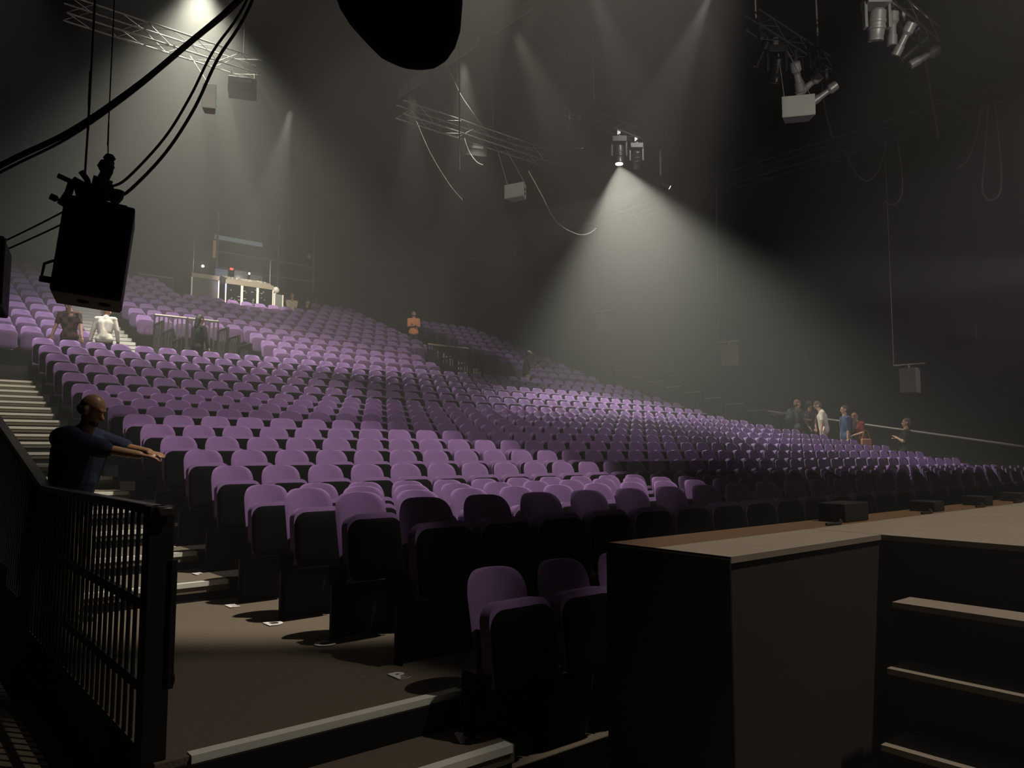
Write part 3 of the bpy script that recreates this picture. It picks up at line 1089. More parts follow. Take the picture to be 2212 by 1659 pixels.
# loose cables and rods among the rigging
cable('pale cable drooping right of the middle hung speaker', [(15.1, 17.2, 9.9), (15.492, 17.0, 9.135), (15.934, 17.0, 8.571), (16.4, 17, 8.33), (17.037, 17.0, 8.24), (17.5, 17, 8.36), (17.845, 17.0, 8.6)], .016, M_CABLEP)
cable('pale straight cable slanting down to the middle truss', [(12.9, 18.3, 12.85), (13.3, 18.3, 12.2), (13.9, 18.3, 11.65), (14.5, 18.35, 11.2)], .018, M_CABLEP)
cable('dark vertical rod hanging before the middle truss', [(12.903, 17.8, 13.6), (12.92, 17.8, 11), (12.943, 17.8, 9.6)], .02, M_STEEL, 'hanging_rod')
cable('thin cable dropping from the left end of the middle truss', [(11.75, 18.3, 10.9), (12.2, 18.2, 10.0), (12.8, 18.1, 9.2), (13.2, 18, 8.8)], .010, M_CABLEG)
cable('short hooked cable below the middle truss', [(13.4, 18.2, 10.8), (13.5, 18.1, 10.4), (13.7, 18.0, 10.1), (13.95, 18.0, 10.05)], .012, M_CABLEP)
cable('grey suspension cable rising from the middle truss', [(14.75, 18.5, 11.3), (14.72, 18.5, 13.5)], .016, M_CABLEG, 'suspension_wire', sub=2)
cable('grey suspension cable over the unlit lamp left of the bright one', [(15.45, 14.75, 11.3), (15.42, 14.75, 13.5)], .012, M_CABLEG, 'suspension_wire', sub=2)
cable('thin rod hanging left of the unlit lamps', [(15.0, 15.4, 13.6), (15.03, 15.4, 10.2)], .01, M_STEEL, 'hanging_rod', sub=2)
cable('suspension cable at the left end of the dark lamp truss', [(13.95, 8.6, 10.5), (13.9, 8.6, 13.5)], .02, M_CABLEG, 'suspension_wire', sub=2)
cable('suspension cable at the right of the dark lamp truss', [(16.55, 8.6, 10.5), (16.5, 8.6, 13.5)], .02, M_CABLEG, 'suspension_wire', sub=2)
cable('pale loop of cable entering at the top right', [(13.6, 7.6, 11.8), (14.0, 7.4, 11.35), (14.4, 7.0, 11.1), (14.65, 6.6, 11.1), (14.8, 6.5, 11.2)], .012, M_CABLEP)
for pts, lab, r in (([(23.8, 7.604, 11.2), (23.8, 7.75, 10.4), (23.8, 8.04, 9.7), (23.8, 8.352, 9.526)], 'pale hooked cable on the right wall, left of the long loop', .025),
                    ([(23.8, 7.433, 11.1), (23.8, 7.6, 9.6), (23.8, 7.7, 8.7), (23.8, 7.507, 8.388), (23.8, 7.25, 8.6), (23.8, 7.2, 9.6), (23.8, 7.261, 11.0)], 'long pale cable loop on the right wall', .025),
                    ([(23.8, 10.272, 11.0), (23.8, 10.5, 10.2), (23.8, 10.9, 9.88), (23.8, 11.3, 10.3), (23.8, 11.6, 11.1)], 'dim cable swag on the right wall below the catwalk', .02),
                    ([(23.8, 9.939, 10.9), (23.8, 9.85, 9.6), (23.8, 9.95, 9.05), (23.8, 10.2, 8.92), (23.8, 10.4, 9.1)], 'dim hooked cable on the right wall, beside the swag', .02)):
    cable(lab, pts, r, M_CABLEG, group='cables on the right wall')
cable('dim grey cable hanging below the dark lamp truss', [(22, 11.4, 13.6), (22.0, 11.3, 12.0), (22.0, 11.065, 10.811)], .03, M_CABLEG)
cable('dim grey cable hanging below the upper right lamps', [(22, 8.5, 13.6), (22.0, 8.3, 11.8), (22.0, 8.107, 9.864)], .03, M_CABLEG)


# ------------------------------------------------------------------ control position at the back
BZ = rlevel(9) + .25


def road_case(label, x, y, w_, h_, d_=.7, face=M_SHELL, z=BZ, split=0, lid=True):
    t = empty('road_case', (x, y, z), 0, label, 'road case', 'equipment cases at the control position')
    MB().box(0, w_, 0, d_, 0, h_).build('body', face, t)
    e = .045
    for px in (0, w_):
        for py in (0, d_):
            MB().box(px - e / 2, px + e / 2, py - e / 2, py + e / 2, 0, h_).build('edge', M_ALUB, t)
    for s_ in range(split):
        px = w_ * (s_ + 1) / (split + 1)
        MB().box(px - e, px + e, -e / 2, .0, 0, h_).build('edge', M_ALUB, t)
    if lid:
        MB().box(-.02, w_ + .02, -.03, d_ + .02, h_, h_ + .16).build('lid', mat('case_lid', (.2, .18, .12), .5, .2), t)
    for px in (.12, w_ - .2):
        MB().box(px, px + .1, -.03, 0, .05, .13).build('latch', M_ALUB, t)
    return t


BY = RV0 + 9 * PITCHV - .35
road_case('tall grey equipment case with bright edges, leftmost at the control position', 8.95, BY, .98, 1.22, face=mat('case_grey', (.07, .065, .05), .6), split=0)
t = road_case('long equipment rack desk with bright edges in the middle of the control position', 10.2, BY, 1.85, 1.15, face=M_SHELL, split=2)
o_ = Vector((0, 0, 0))
m = MB()
for i in range(46):
    px = random.uniform(.1, 1.7)
    pz = random.uniform(.1, 1.05)
    m.box(px, px + random.uniform(.02, .1), -.012, 0, pz, pz + .025)
m.build('rack_gear', mat('rack_gear', (.25, .25, .24), .5), t)
road_case('narrow equipment case, rightmost at the control position', 12.12, BY, .34, 1.0, face=mat('case_grey2', (.1, .11, .1), .6), lid=False)
t = empty('mixing_desk', (10.25, BY + .05, BZ + 1.31), 0, 'sloped mixing desk on top of the rack desk', 'mixing desk')
MB().add([(0, 0, 0), (1.75, 0, 0), (1.75, .65, 0), (0, .65, 0), (0, 0, .06), (1.75, 0, .06), (1.75, .65, .28), (0, .65, .28)],
         [(0, 3, 2, 1), (4, 5, 6, 7), (0, 1, 5, 4), (1, 2, 6, 5), (2, 3, 7, 6), (3, 0, 4, 7)]).build('body', mat('desk_grey', (.16, .15, .12), .5), t)
m = MB()
for i in range(30):
    a = random.uniform(.1, 1.65)
    b = random.uniform(.05, .55)
    m.box(a, a + .03, b, b + .05, .06 + b * .34, .075 + b * .34)
m.build('faders', mat('fader', (.5, .5, .45), .5), t)
for x, z, lab, c in ((10.35, .65, 'left monitor screen behind the mixing desk', (.15, .2, .35)), (11.1, .7, 'middle monitor screen behind the mixing desk', (.06, .09, .11)),
                     (11.75, .62, 'right monitor screen behind the mixing desk', (.05, .06, .07))):
    t = empty('monitor_screen', (x, BY + .95, BZ + 1.0), 0, lab, 'monitor', 'monitors at the control position')
    MB().box(-.28, .28, 0, .05, z - .1, z + .28).build('frame', M_SHELL, t)
    MB().box(-.25, .25, -.006, 0, z - .07, z + .25).build('screen', mat('screen_' + str(int(c[2] * 100)), (.02, .02, .02), .3, emit=c, es=.25), t)
    MB().box(-.03, .03, .01, .04, -.1, z - .05).build('stand', M_STEEL, t)
t = empty('desk_lamp', (9.35, BY + .3, BZ + 1.38), 0, 'glowing desk lamp over the left equipment case', 'lamp', 'desk lamps at the control position')
MB().tube([(0, 0, 0), (0, 0, .3), (.05, -.03, .36)], .012, 6).build('arm', M_STEEL, t)
MB().ell((.06, -.05, .36), (.05, .05, .05)).build('bulb', M_LENS2, t)
t = empty('desk_lamp', (11.2, BY + .5, BZ + 1.55), 0, 'glowing desk lamp over the mixing desk', 'lamp', 'desk lamps at the control position')
MB().tube([(0, 0, 0), (0, 0, .18), (.05, -.03, .22)], .01, 6).build('arm', M_STEEL, t)
MB().ell((.06, -.05, .22), (.04, .04, .04)).build('bulb', M_LENS2, t)
pt('lamp_desk_left', (9.4, BY + .1, BZ + 1.78), 14, WARM, .05)
pt('lamp_desk_right', (11.25, BY + .3, BZ + 1.75), 12, WARM, .05)
pt('lamp_blue', (10.05, BY - .15, BZ + 1.0), 5, (.15, .1, 1), .05)
t = empty('display_clock', (11.0, BY + 1.3, BZ + 2.05), 0, 'small red digital display above the mixing desk', 'display')
MB().box(-.25, .25, 0, .05, -.07, .07).build('frame', M_SHELL, t)
MB().box(-.02, .02, 0, .04, -2.05, -.07).build('stand', M_STEEL, t)
MB().box(-.2, -.05, -.006, 0, -.04, .04).build('digits', mat('red_digits', (.1, 0, 0), .4, emit=(1, .06, .03), es=3), t)
MB().box(.12, .16, -.006, 0, -.06, .02).build('digits', MATS['red_digits'], t)
t = empty('document_camera', (12.2, BY + .3, BZ + 1.0), 0, 'pale rounded device on the rightmost equipment case', 'device')
MB().ell((.1, 0, .22), (.14, .1, .14)).build('head', M_SPKGREY, t)
MB().tube([(.05, 0, .0), (.08, 0, .15)], .05, 8).build('neck', M_SPKGREY, t)
t = empty('bottle', (12.95, BY + .1, rlevel(9)), 0, 'pale bottle on the ledge right of the equipment cases', 'bottle')
MB().lathe([(.035, 0), (.04, .02), (.04, .2), (.018, .27), (.016, .33)], 12).build('body', mat('bottle_pale', (.6, .6, .42), .3), t)
MB().lathe([(.02, .33), (.02, .36)], 10).build('cap', M_WHITE, t)
t.location.z = BZ + .25
# ledge that carries the bottle and the bags
tag(MB().box(12.55, 13.1, BY - .1, BY + .4, BZ - .25, BZ + .25).build('ledge', M_BLACK), 'black ledge right of the equipment cases', 'ledge')
tag(MB().ell((0, 0, .12), (.28, .15, .14)).build('green_bag', mat('green_cloth', (.10, .16, .05), .9), loc=(12.75, BY + .12, BZ + .2)), 'small green bag on the ledge beside the bottle', 'bag')
for x, h, lab in ((9.05, 1.3, 'thin antenna rod above the left equipment case'), (12.0, 1.1, 'thin antenna rod above the right equipment case')):
    tag(MB().tube([(0, 0, 0), (0, 0, h)], .012, 6).build('antenna_rod', M_CABLEG, loc=(x, BY + .2, BZ + (1.38 if x < 10 else 1.31))), lab, 'antenna')
# glazed control room set in the back wall
t = empty('control_room', (11.35, WB - 1.3, 9.3), 0, 'dim glazed control room window in the back wall', 'control room')
MB().box(-.3, 4.2, 0, 1.3, -.2, .0).build('sill', M_STEEL, t)
MB().box(-.3, 4.2, 0, .06, 1.9, 2.1).build('head', M_STEEL, t)
for x in (-.3, 2.4, 4.1):
    MB().box(x, x + .07, -.02, .06, -.6, 2.3).build('mullion', M_CABLEG, t)
for z_ in (.55, -.15):
    MB().box(-.3, 4.2, -.01, .05, z_, z_ + .05).build('transom', M_CABLEG, t)
MB().box(-.3, 4.2, 1.0, 1.1, -.2, 2.1).build('rear_panel', M_TIER, t)
MB().box(-.2, 1.9, .5, .6, 1.25, 1.42).build('lit_shelf', mat('lit_shelf', (.2, .24, .25), .5, emit=(.25, .31, .33), es=.28), t)
MB().box(-.26, -.1, .5, .56, .4, 1.15).build('lit_strip', mat('lit_strip', (.2, .12, .08), .5, emit=(.45, .25, .16), es=.3), t)
MB().box(-.3, 4.2, 0, 1.1, 2.1, 2.5).build('roof', M_TIER, t)
# pair of slim lamp stands at the right of the control position
t = empty('lamp_stand', (14.2, 31.0, rlevel(10)), 0, 'slim dark lamp stand right of the control room window', 'lamp stand')
MB().tube([(0, 0, 0), (0, 0, 3.2)], .02, 6).build('pole', M_STEEL, t)
MB().tube([(-.3, 0, 2.95), (.3, 0, 3.15)], .015, 6).build('crossbar', M_STEEL, t)
MB().ell((.25, -.05, 3.2), (.09, .06, .13)).build('lamp_head', M_SPKGREY, t)


# ------------------------------------------------------------------ people
def ik(a, b, l1, l2, hint):
    a = Vector(a)
    b = Vector(b)
    d = b - a
    L = min(d.length, (l1 + l2) * .999)
    dn = d.normalized()
    b = a + dn * L
    x = (l1 * l1 - l2 * l2 + L * L) / (2 * L)
    h = math.sqrt(max(0, l1 * l1 - x * x))
    hv = Vector(hint) - dn * Vector(hint).dot(dn)
    if hv.length < 1e-4:
        hv = Vector((0, 0, 1))
    return a + dn * x + hv.normalized() * h, b


def remesh(mb, name, mats, voxel, parent, smooth=2):
    o = mb.build(name + '_src', mats, sharp=0)
    r = o.modifiers.new('r', 'REMESH')
    r.mode = 'VOXEL'
    r.voxel_size = voxel
    r.use_smooth_shade = True
    s_ = o.modifiers.new('s', 'SMOOTH')
    s_.iterations = smooth
    s_.factor = .5
    dg = bpy.context.evaluated_depsgraph_get()
    me = bpy.data.meshes.new_from_object(o.evaluated_get(dg))
    me.name = name
    me.materials.clear()
    for mm in (mats if isinstance(mats, (list, tuple)) else [mats]):
        me.materials.append(mm)
    old = o.data
    bpy.data.objects.remove(o)
    bpy.data.meshes.remove(old)
    n = bpy.data.objects.new(name, me)
    C.objects.link(n)
    n.parent = parent
    return n


SKIN = mat('skin', (.46, .26, .18), .55, noise=.08, scale=30)
SKIND = mat('skin_dark', (.16, .085, .055), .55, noise=.08, scale=30)
M_EYE = mat('eye', (.02, .015, .012), .3)


def person(loc, yaw, label, H=1.78, lean=0.05, bow=0.1, lh=(.1, .28, .82), rh=(.1, -.28, .82), lf=(0, .1, 0), rf=(0, -.1, 0), hip=None, turn=0.0,
           shirt=(.02, .02, .02), trousers=(.03, .03, .035), sleeve='short', hair=(.03, .02, .015), hairstyle='short', skin=SKIN, build=1.0, voxel=.014,
           elbow=(-.6, .5, -.6), shoes=(.02, .02, .02), top_name='shirt', female=False, pattern=None, beard=False, cap=None):
    """faces +x in its own space; lh/rh/lf/rf are hand and foot targets in metres for a 1.78 m figure"""
    s_ = H / 1.78
    t = empty('person', loc, yaw, label, 'person')
    V = lambda p: Vector(p) * s_
    hipz = .95 if hip is None else hip
    pelvis = V((-.0, 0, hipz))
    sl, cl = math.sin(lean), math.cos(lean)

    def up(x, y, z):          # torso space above the pelvis, leaning forward about the hips and turned
        yy = y * math.cos(turn) - x * math.sin(turn) * 0
        return pelvis + V((z * sl + x * cl + (-y * math.sin(turn)), yy, z * cl - x * sl))
    b = build
    waist = up(0, 0, .15)
    chest = up(.01, 0, .36)
    neck = up(.005, 0, .53)
    ha = lean + bow
    headc = neck + V((math.sin(ha) * .155, 0, math.cos(ha) * .155))
    shl, shr = up(.0, .185 * b, .465), up(.0, -.185 * b, .465)
    hl, hr = pelvis + V((0, .09, -.02)), pelvis + V((0, -.09, -.02))
    lh, rh, lf, rf = V(lh), V(rh), V(lf) + V((0, 0, .08)), V(rf) + V((0, 0, .08))
    e = Vector(elbow)
    lel, lwr = ik(shl, lh, .285 * s_, .265 * s_, e)
    rel, rwr = ik(shr, rh, .285 * s_, .265 * s_, Vector((e.x, -e.y, e.z)))
    lkn, lan = ik(hl, lf, .43 * s_, .43 * s_, (1, .1, .2))
    rkn, ran = ik(hr, rf, .43 * s_, .43 * s_, (1, -.1, .2))
    hrot = Matrix.Rotation(ha, 4, 'Y')

    def torso(m, g):
        m.ell(pelvis + V((0, 0, .02)), ((.115 + g) * s_, (.165 + g) * s_, (.12 + g) * s_))
        m.cone(pelvis, (.13 + g) * s_ * (.95 if female else 1), waist, (.118 + g) * s_ * b)
        for q in (-1, 1):
            m.cone(waist + V((0, q * .04, 0)), (.108 + g) * s_ * b, chest + V((0, q * .07, 0)), (.115 + g) * s_ * b)
            m.cone(chest + V((0, q * .07, 0)), (.11 + g) * s_ * b, up(0, q * .12 * b, .46), (.068 + g) * s_ * b)
        m.cone(shl, (.06 + g) * s_, shr, (.06 + g) * s_)
        if female:
            for q in (-1, 1):
                m.ell(up(.09, q * .075, .33), ((.06 + g) * s_, (.06 + g) * s_, (.06 + g) * s_))

    def arm(m, g, sh_, el, wr, upper=1.0, fore=0.0):
        m.cone(sh_, (.055 + g) * s_ * b, sh_ + (el - sh_) * upper, (.043 + g * .9) * s_ * b)
        if fore:
            m.cone(el, (.042 + g * .9) * s_, el + (wr - el) * fore, (.031 + g * .8) * s_)
    body = MB()
    torso(body, 0)
    body.cone(up(0, 0, .46), .068 * s_, headc - V((0, 0, .03)), .055 * s_)
    # head
    Mh = hrot
    hc = headc + V((math.sin(ha) * .0, 0, .02))
    P = lambda x, y, z: hc + (hrot @ Vector((x, y, z))) * s_
    body.ell(P(-.012, 0, .03), (.098 * s_, .078 * s_, .095 * s_), Mh)
    body.ell(P(.014, 0, -.035), (.075 * s_, .062 * s_, .085 * s_), Mh)
    body.ell(P(.062, 0, -.085), (.028 * s_, .03 * s_, .024 * s_), Mh)
    body.cone(P(.082, 0, .005), .012 * s_, P(.105, 0, -.028), .016 * s_)
    body.cone(P(.078, -.02, -.062), .010 * s_, P(.078, .02, -.062), .010 * s_)
    body.cone(P(.075, -.03, .03), .014 * s_, P(.075, .03, .03), .014 * s_)
    for q in (-1, 1):
        body.ell(P(-.01, q * .08, -.01), (.022 * s_, .012 * s_, .034 * s_), Mh)
    for sh_, el, wr, q in ((shl, lel, lwr, 1), (shr, rel, rwr, -1)):
        arm(body, 0, sh_, el, wr, 1, 1)
        f = (wr - el).normalized()
        side = Vector((0, 0, 1)).cross(f)
        if side.length < .3:
            side = Vector((0, 1, 0))
        side.normalize()
        nrm = f.cross(side)
        # palm
        for k in range(4):
            o1 = side * ((k - 1.5) * .021 * s_)
            pk = wr + f * .085 * s_ + o1
            body.cone(wr + o1 * .5, .016 * s_, pk, .0125 * s_)
            ln = (.060, .070, .066, .050)[k] * s_
            curl = -nrm * .3 * (1 if nrm.z > 0 else -1)
            k1 = pk + (f + curl * .4).normalized() * ln * .55
            body.cone(pk, .0105 * s_, k1, .0098 * s_)
            body.cone(k1, .0098 * s_, k1 + (f * .8 + curl * 1.6).normalized() * ln * .5, .0085 * s_)
        th = side * (-.034 * q * s_) + f * .025 * s_
        body.cone(wr + th * .6, .014 * s_, wr + th + (f * .7 - side * q * .6).normalized() * .045 * s_, .0115 * s_)
        body.cone(wr + th + (f * .7 - side * q * .6).normalized() * .045 * s_, .0115 * s_, wr + th + (f * .9 - side * q * .35).normalized() * .075 * s_, .010 * s_)
    for h_, kn, an in ((hl, lkn, lan), (hr, rkn, ran)):
        body.cone(h_, .085 * s_, kn, .052 * s_)
        body.cone(kn, .052 * s_, kn + (an - kn) * .35, .056 * s_)
        body.cone(kn + (an - kn) * .35, .054 * s_, an, .036 * s_)
        body.cone(an + V((-.02, 0, -.03)), .035 * s_, an + V((.12, 0, -.05)), .028 * s_)
    bo = remesh(body, 'body', skin, voxel, t)
    # eyes
    ey = MB()
    for q in (-1, 1):
        ey.ell(P(.083, q * .03, .008), (.009 * s_, .013 * s_, .007 * s_), Mh, n=8, k=6)
    ey.build('eyes', M_EYE, t)
    # clothing
    key = str([round(c, 3) for c in shirt])
    if pattern:
        sm = mat_plaid('plaid_shirt', shirt, pattern)
    else:
        sm = mat('cloth_' + key, shirt, .9, noise=.12, scale=25, spec=.15)
    m = MB()
    g = .014
    torso(m, g)
    m.cone(up(0, 0, .46), .075 * s_, up(0, 0, .52), .066 * s_)
    if sleeve == 'short':
        arm(m, g + .003, shl, lel, lwr, .72, 0)
        arm(m, g + .003, shr, rel, rwr, .72, 0)
    elif sleeve == 'long':
        arm(m, g, shl, lel, lwr, 1, .95)
        arm(m, g, shr, rel, rwr, 1, .95)
    elif sleeve == 'rolled':
        arm(m, g, shl, lel, lwr, 1, .22)
        arm(m, g, shr, rel, rwr, 1, .22)
    m.cone(pelvis + V((0, .075, -.04)), (.112 + g) * s_, pelvis + V((0, -.075, -.04)), (.112 + g) * s_)
    remesh(m, top_name, sm, voxel, t)
    tm = mat('cloth_' + str([round(c, 3) for c in trousers]), trousers, .9, noise=.12, scale=25, spec=.15)
    m = MB()
    m.ell(pelvis + V((0, 0, -.03)), (.125 * s_, .175 * s_, .11 * s_))
    for h_, kn, an in ((hl, lkn, lan), (hr, rkn, ran)):
        m.cone(h_, .10 * s_, kn, .068 * s_)
        m.cone(kn, .068 * s_, an + V((0, 0, .02)), .055 * s_)
    remesh(m, 'trousers', tm, voxel, t)
    for an in (lan, ran):
        m = MB()
        m.cone(an + V((-.03, 0, -.035)), .042 * s_, an + V((.05, 0, -.04)), .04 * s_)
        m.cone(an + V((.05, 0, -.045)), .04 * s_, an + V((.15, 0, -.052)), .03 * s_)
        m.build('shoe', mat('shoe_dark', shoes, .5), t, sharp=0)
    # hair
    hm = mat('hair_' + str([round(c, 3) for c in hair]), hair, .7, noise=.2, scale=60)
    m = MB()
    if hairstyle != 'bald':
        m.ell(P(-.024, 0, .047), (.10 * s_, .084 * s_, .092 * s_), Mh)
        m.ell(P(-.05, 0, -.01), (.07 * s_, .078 * s_, .085 * s_), Mh)
        if hairstyle == 'long':
            m.cone(P(-.055, 0, .0), .085 * s_, P(-.075, 0, -.2), .065 * s_)
        if hairstyle == 'bun':
            m.ell(P(-.03, 0, .03), (.13 * s_, .12 * s_, .12 * s_), Mh)
            m.cone(P(-.04, .05, .0), .07 * s_, P(-.05, .06, -.14), .05 * s_)
            m.cone(P(-.04, -.05, .0), .07 * s_, P(-.05, -.06, -.14), .05 * s_)
        remesh(m, 'hair', hm, voxel * .8, t, 1)
    else:
        m.ell(P(-.045, 0, -.015), (.07 * s_, .0835 * s_, .05 * s_), Mh)
        remesh(m, 'hair', hm, voxel, t, 1)
    if beard:
        m = MB()
        m.ell(P(.045, 0, -.085), (.05 * s_, .055 * s_, .035 * s_), Mh)
        remesh(m, 'beard', hm, voxel * .7, t, 1)
    if cap:
        m = MB()
        m.ell(P(-.01, 0, .075), (.11 * s_, .092 * s_, .065 * s_), Mh)
        m.ell(P(.11, 0, .055), (.07 * s_, .07 * s_, .01 * s_), Mh)
        m.build('cap', mat('cap_' + str(cap), cap, .8), t, sharp=0)
    return t, dict(P=up, lw=lwr, rw=rwr, s=s_)


def mat_plaid(name, a, b):
    if name in MATS:
        return MATS[name]
    m = bpy.data.materials.new(name)
    m.use_nodes = True
    t = m.node_tree
    bs = t.nodes['Principled BSDF']
    tc = t.nodes.new('ShaderNodeTexCoord')
    ck = t.nodes.new('ShaderNodeTexChecker')
    ck.inputs['Scale'].default_value = 9
    ck.inputs['Color1'].default_value = (*a, 1)
    ck.inputs['Color2'].default_value = (*b, 1)
    t.links.new(tc.outputs['Object'], ck.inputs['Vector'])
    t.links.new(ck.outputs['Color'], bs.inputs['Base Color'])
    bs.inputs['Roughness'].default_value = .9
    MATS[name] = m
    return m


YR = -HEAD                 # facing picture right
YL = -HEAD + PI            # facing picture left
YC = -HEAD - PI / 2        # facing the camera
YA = -HEAD + PI / 2        # facing away

person((1.30, 7.05, 0), YR, 'bald man in dark jacket reaching right, just beyond the foreground railing', H=1.84, lean=.12, bow=.34, lh=(.60, .05, 1.30), rh=(.60, -.10, 1.28),
       elbow=(-.2, .35, -1), sleeve='rolled', shirt=(.018, .024, .045), trousers=(.30, .24, .16), skin=mat('skin_tan', (.30, .16, .09), .4, noise=.08, scale=30), hairstyle='bald', hair=(.015, .012, .01),
       build=1.3, voxel=.0085, beard=True, top_name='jacket')
person((3.55, 20.25, CROSS), YC + .15, 'person in patterned brown shirt looking down, left below the black speaker', H=1.82, lean=.12, bow=.6, lh=(.12, .30, .86), rh=(.06, -.36, .88),
       shirt=(.12, .05, .045), pattern=(.02, .015, .015), sleeve='short', trousers=(.015, .018, .016), hair=(.2, .1, .08))
person((4.28, 20.25, CROSS), YA + .3, 'person in white shirt seen from behind on the cross aisle', H=1.78, lean=.15, bow=.7, lh=(.05, .32, .86), rh=(.12, -.28, .88),
       shirt=(.62, .58, .5), sleeve='long', trousers=(.02, .024, .035), hair=(.30, .12, .08))
person((6.42, 20.2, CROSS), YA - .6, 'dark clothed person with long hair in front of the left doorway railing', H=1.76, lean=.08, bow=.1, lh=(.12, .26, .85), rh=(.1, -.38, .80),
       shirt=(.012, .014, .014), sleeve='long', trousers=(.012, .014, .012), hair=(.012, .012, .01), hairstyle='long', build=1.1)
person((17.15, 26.75, rlevel(6)), YC + .2, 'man in orange top with arms crossed standing high in the right aisle', H=1.86, lean=0, bow=.05, lh=(.21, -.01, 1.20), rh=(.24, .01, 1.15),
       elbow=(0, .6, -1), shirt=(.62, .24, .10), trousers=(.035, .035, .03), hair=(.015, .012, .01), beard=True)
person((18.25, 20.95, rlevel(0)), YR + .2, 'person in pale cap and khaki trousers holding a paper, right aisle', H=1.72, lean=.1, bow=.3, lh=(.36, .08, 1.18), rh=(.36, -.08, 1.15),
       shirt=(.02, .02, .02), trousers=(.30, .27, .16), skin=SKIND, cap=(.55, .5, .36), hair=(.02, .02, .015))
_q = Vector((18.25, 20.95, rlevel(0))) + Matrix.Rotation(YR + .2, 3, 'Z') @ Vector((.44, 0, 1.19))
tag(MB().box(-.1, .1, -.14, .14, -.003, .003, 0, Matrix.Rotation(-.5, 4, 'Y')).build('paper_sheet', M_WHITE, loc=_q, rot=(0, 0, YR + .2)),
    'white paper held by the person in the pale cap', 'paper')


def aisle_z(v):
    n = int((v - V0 + EDGE) / PITCHV)
    return level(n)


U_A = 22.65
RG = {}
_, j = person((U_A, 12.95, aisle_z(12.95)), YR + .15, 'man with black backpack reaching out, leftmost of the group on the right', H=1.84, lean=.05, bow=.12, lh=(.45, .02, 1.30), rh=(.40, -.12, 1.15),
              shirt=(.045, .045, .045), trousers=(.04, .04, .045), hair=(.16, .08, .05))


def backpack(loc, yaw, label, col, strap=None):
    t = empty('backpack', loc, yaw, label, 'backpack')
    bm_ = mat('pack_' + str(col), col, .8, noise=.2, scale=30)
    m = MB()
    m.ell((-.02, 0, .0), (.11, .155, .23))
    m.ell((-.07, 0, -.08), (.09, .12, .12))
    remesh(m, 'pack_body', bm_, .014, t)
    for q in (-1, 1):
        MB().tube([(.02, q * .11, .2), (.12, q * .13, .26), (.27, q * .13, .18), (.28, q * .14, 0.0), (.1, q * .15, -.18)], .016, 6).build('strap', bm_, t)
    MB().box(-.165, -.15, -.05, .05, -.12, -.03).build('pocket', strap or bm_, t)
    return t


zz = aisle_z(12.95)
backpack(Vector((U_A, 12.95, zz + 1.33)) + Matrix.Rotation(YR + .15, 3, 'Z') @ Vector((-.19, 0, 0)), YR + .15, 'black backpack worn by the leftmost man of the right group', (.015, .016, .015))
person((U_A + .35, 12.72, aisle_z(12.72)), YC + .2, 'woman with curly dark hair in dark sleeveless top facing the group', H=1.80, lean=.05, bow=.25, lh=(.22, .10, .92), rh=(.22, -.10, .92),
       sleeve='none', shirt=(.03, .025, .03), trousers=(.02, .02, .022), hair=(.012, .01, .01), hairstyle='bun', skin=mat('skin_mid', (.32, .17, .11), .5), female=True)
person((U_A, 12.02, aisle_z(12.02)), YL - .35, 'man in white tee shirt and grey trousers with bowed head', H=1.95, lean=.12, bow=.55, lh=(.1, .28, .84), rh=(.1, -.28, .84),
       shirt=(.66, .60, .50), trousers=(.26, .235, .20), hair=(.10, .055, .035), build=1.1)
person((U_A, 11.35, aisle_z(11.35)), YL, 'man in blue rolled-sleeve shirt facing left', H=1.92, lean=.02, bow=.05, lh=(.06, .25, .80), rh=(.04, -.25, .80),
       shirt=(.05, .075, .17), sleeve='rolled', trousers=(.02, .02, .022), hair=(.05, .025, .015))
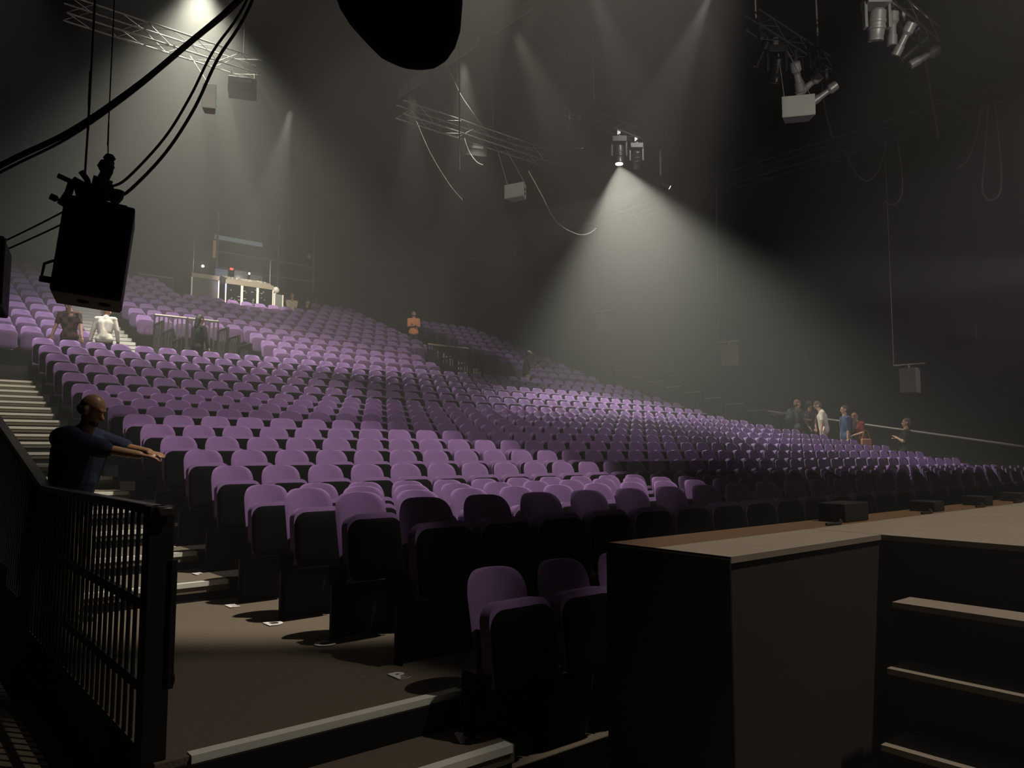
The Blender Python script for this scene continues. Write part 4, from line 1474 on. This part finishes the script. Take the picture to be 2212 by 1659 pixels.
person((U_A + .15, 10.98, aisle_z(10.98)), YL + .3, 'woman in red top looking down behind the blue shirt man', H=1.72, lean=.15, bow=.6, lh=(.28, .05, 1.05), rh=(.25, -.12, 1.0),
       shirt=(.20, .025, .025), trousers=(.10, .11, .15), hair=(.22, .10, .05), hairstyle='short', female=True)
zz = aisle_z(11.15)
backpack(Vector((U_A + .0, 11.16, zz + 1.32)), YL, 'grey backpack between the blue shirt man and the red top woman', (.10, .105, .09))
t = empty('shoulder_bag', (U_A - .05, 10.72, aisle_z(10.9) + .78), -HEAD, 'tan leather shoulder bag at the red top woman side', 'bag')
MB().box(-.15, .15, -.05, .05, 0, .3).build('bag_body', mat('tan_leather', (.34, .14, .05), .5), t, bevel=.03)
MB().tube([(-.12, 0, .29), (-.06, .0, .5), (.0, .02, .55), (.06, 0, .5), (.12, 0, .29)], .01, 6).build('strap', MATS['tan_leather'], t)
person((U_A + .15, 9.72, level(6)), YL - .25, 'man in black tee with arms crossed leaning on the right wall handrail', H=1.92, lean=-.12, bow=.12, lh=(.19, -.01, 1.18), rh=(.22, .01, 1.13),
       elbow=(0, .6, -1), lf=(.75, .1, .02), rf=(.4, -.1, 0), hip=.86, shirt=(.018, .018, .018), trousers=(.03, .03, .03), hair=(.09, .06, .04))
person((13.15, 29.75, rlevel(9) - .25), YC + .5, 'person in white and orange top sitting at the back right of the cases', H=1.78, lean=.15, bow=.3, lh=(.3, .05, .95), rh=(.3, -.05, .95),
       shirt=(.60, .52, .38), trousers=(.35, .16, .06), hair=(.12, .05, .03))
person((13.75, 29.75, rlevel(9) - .42), YC + .7, 'person in black top leaning forward at the back, beside the white top', H=1.78, lean=.3, bow=.35, lh=(.42, .08, 1.05), rh=(.42, -.08, 1.05),
       shirt=(.02, .02, .022), sleeve='long', trousers=(.02, .02, .02), hair=(.06, .03, .03), skin=mat('skin_pink', (.55, .26, .20), .5))
person((11.45, BY + 1.45, BZ), YC, 'operator in dark clothes behind the mixing desk', H=1.75, lean=.15, bow=.3, lh=(.4, .15, 1.1), rh=(.4, -.15, 1.1),
       shirt=(.02, .02, .02), sleeve='long', hair=(.03, .02, .02))
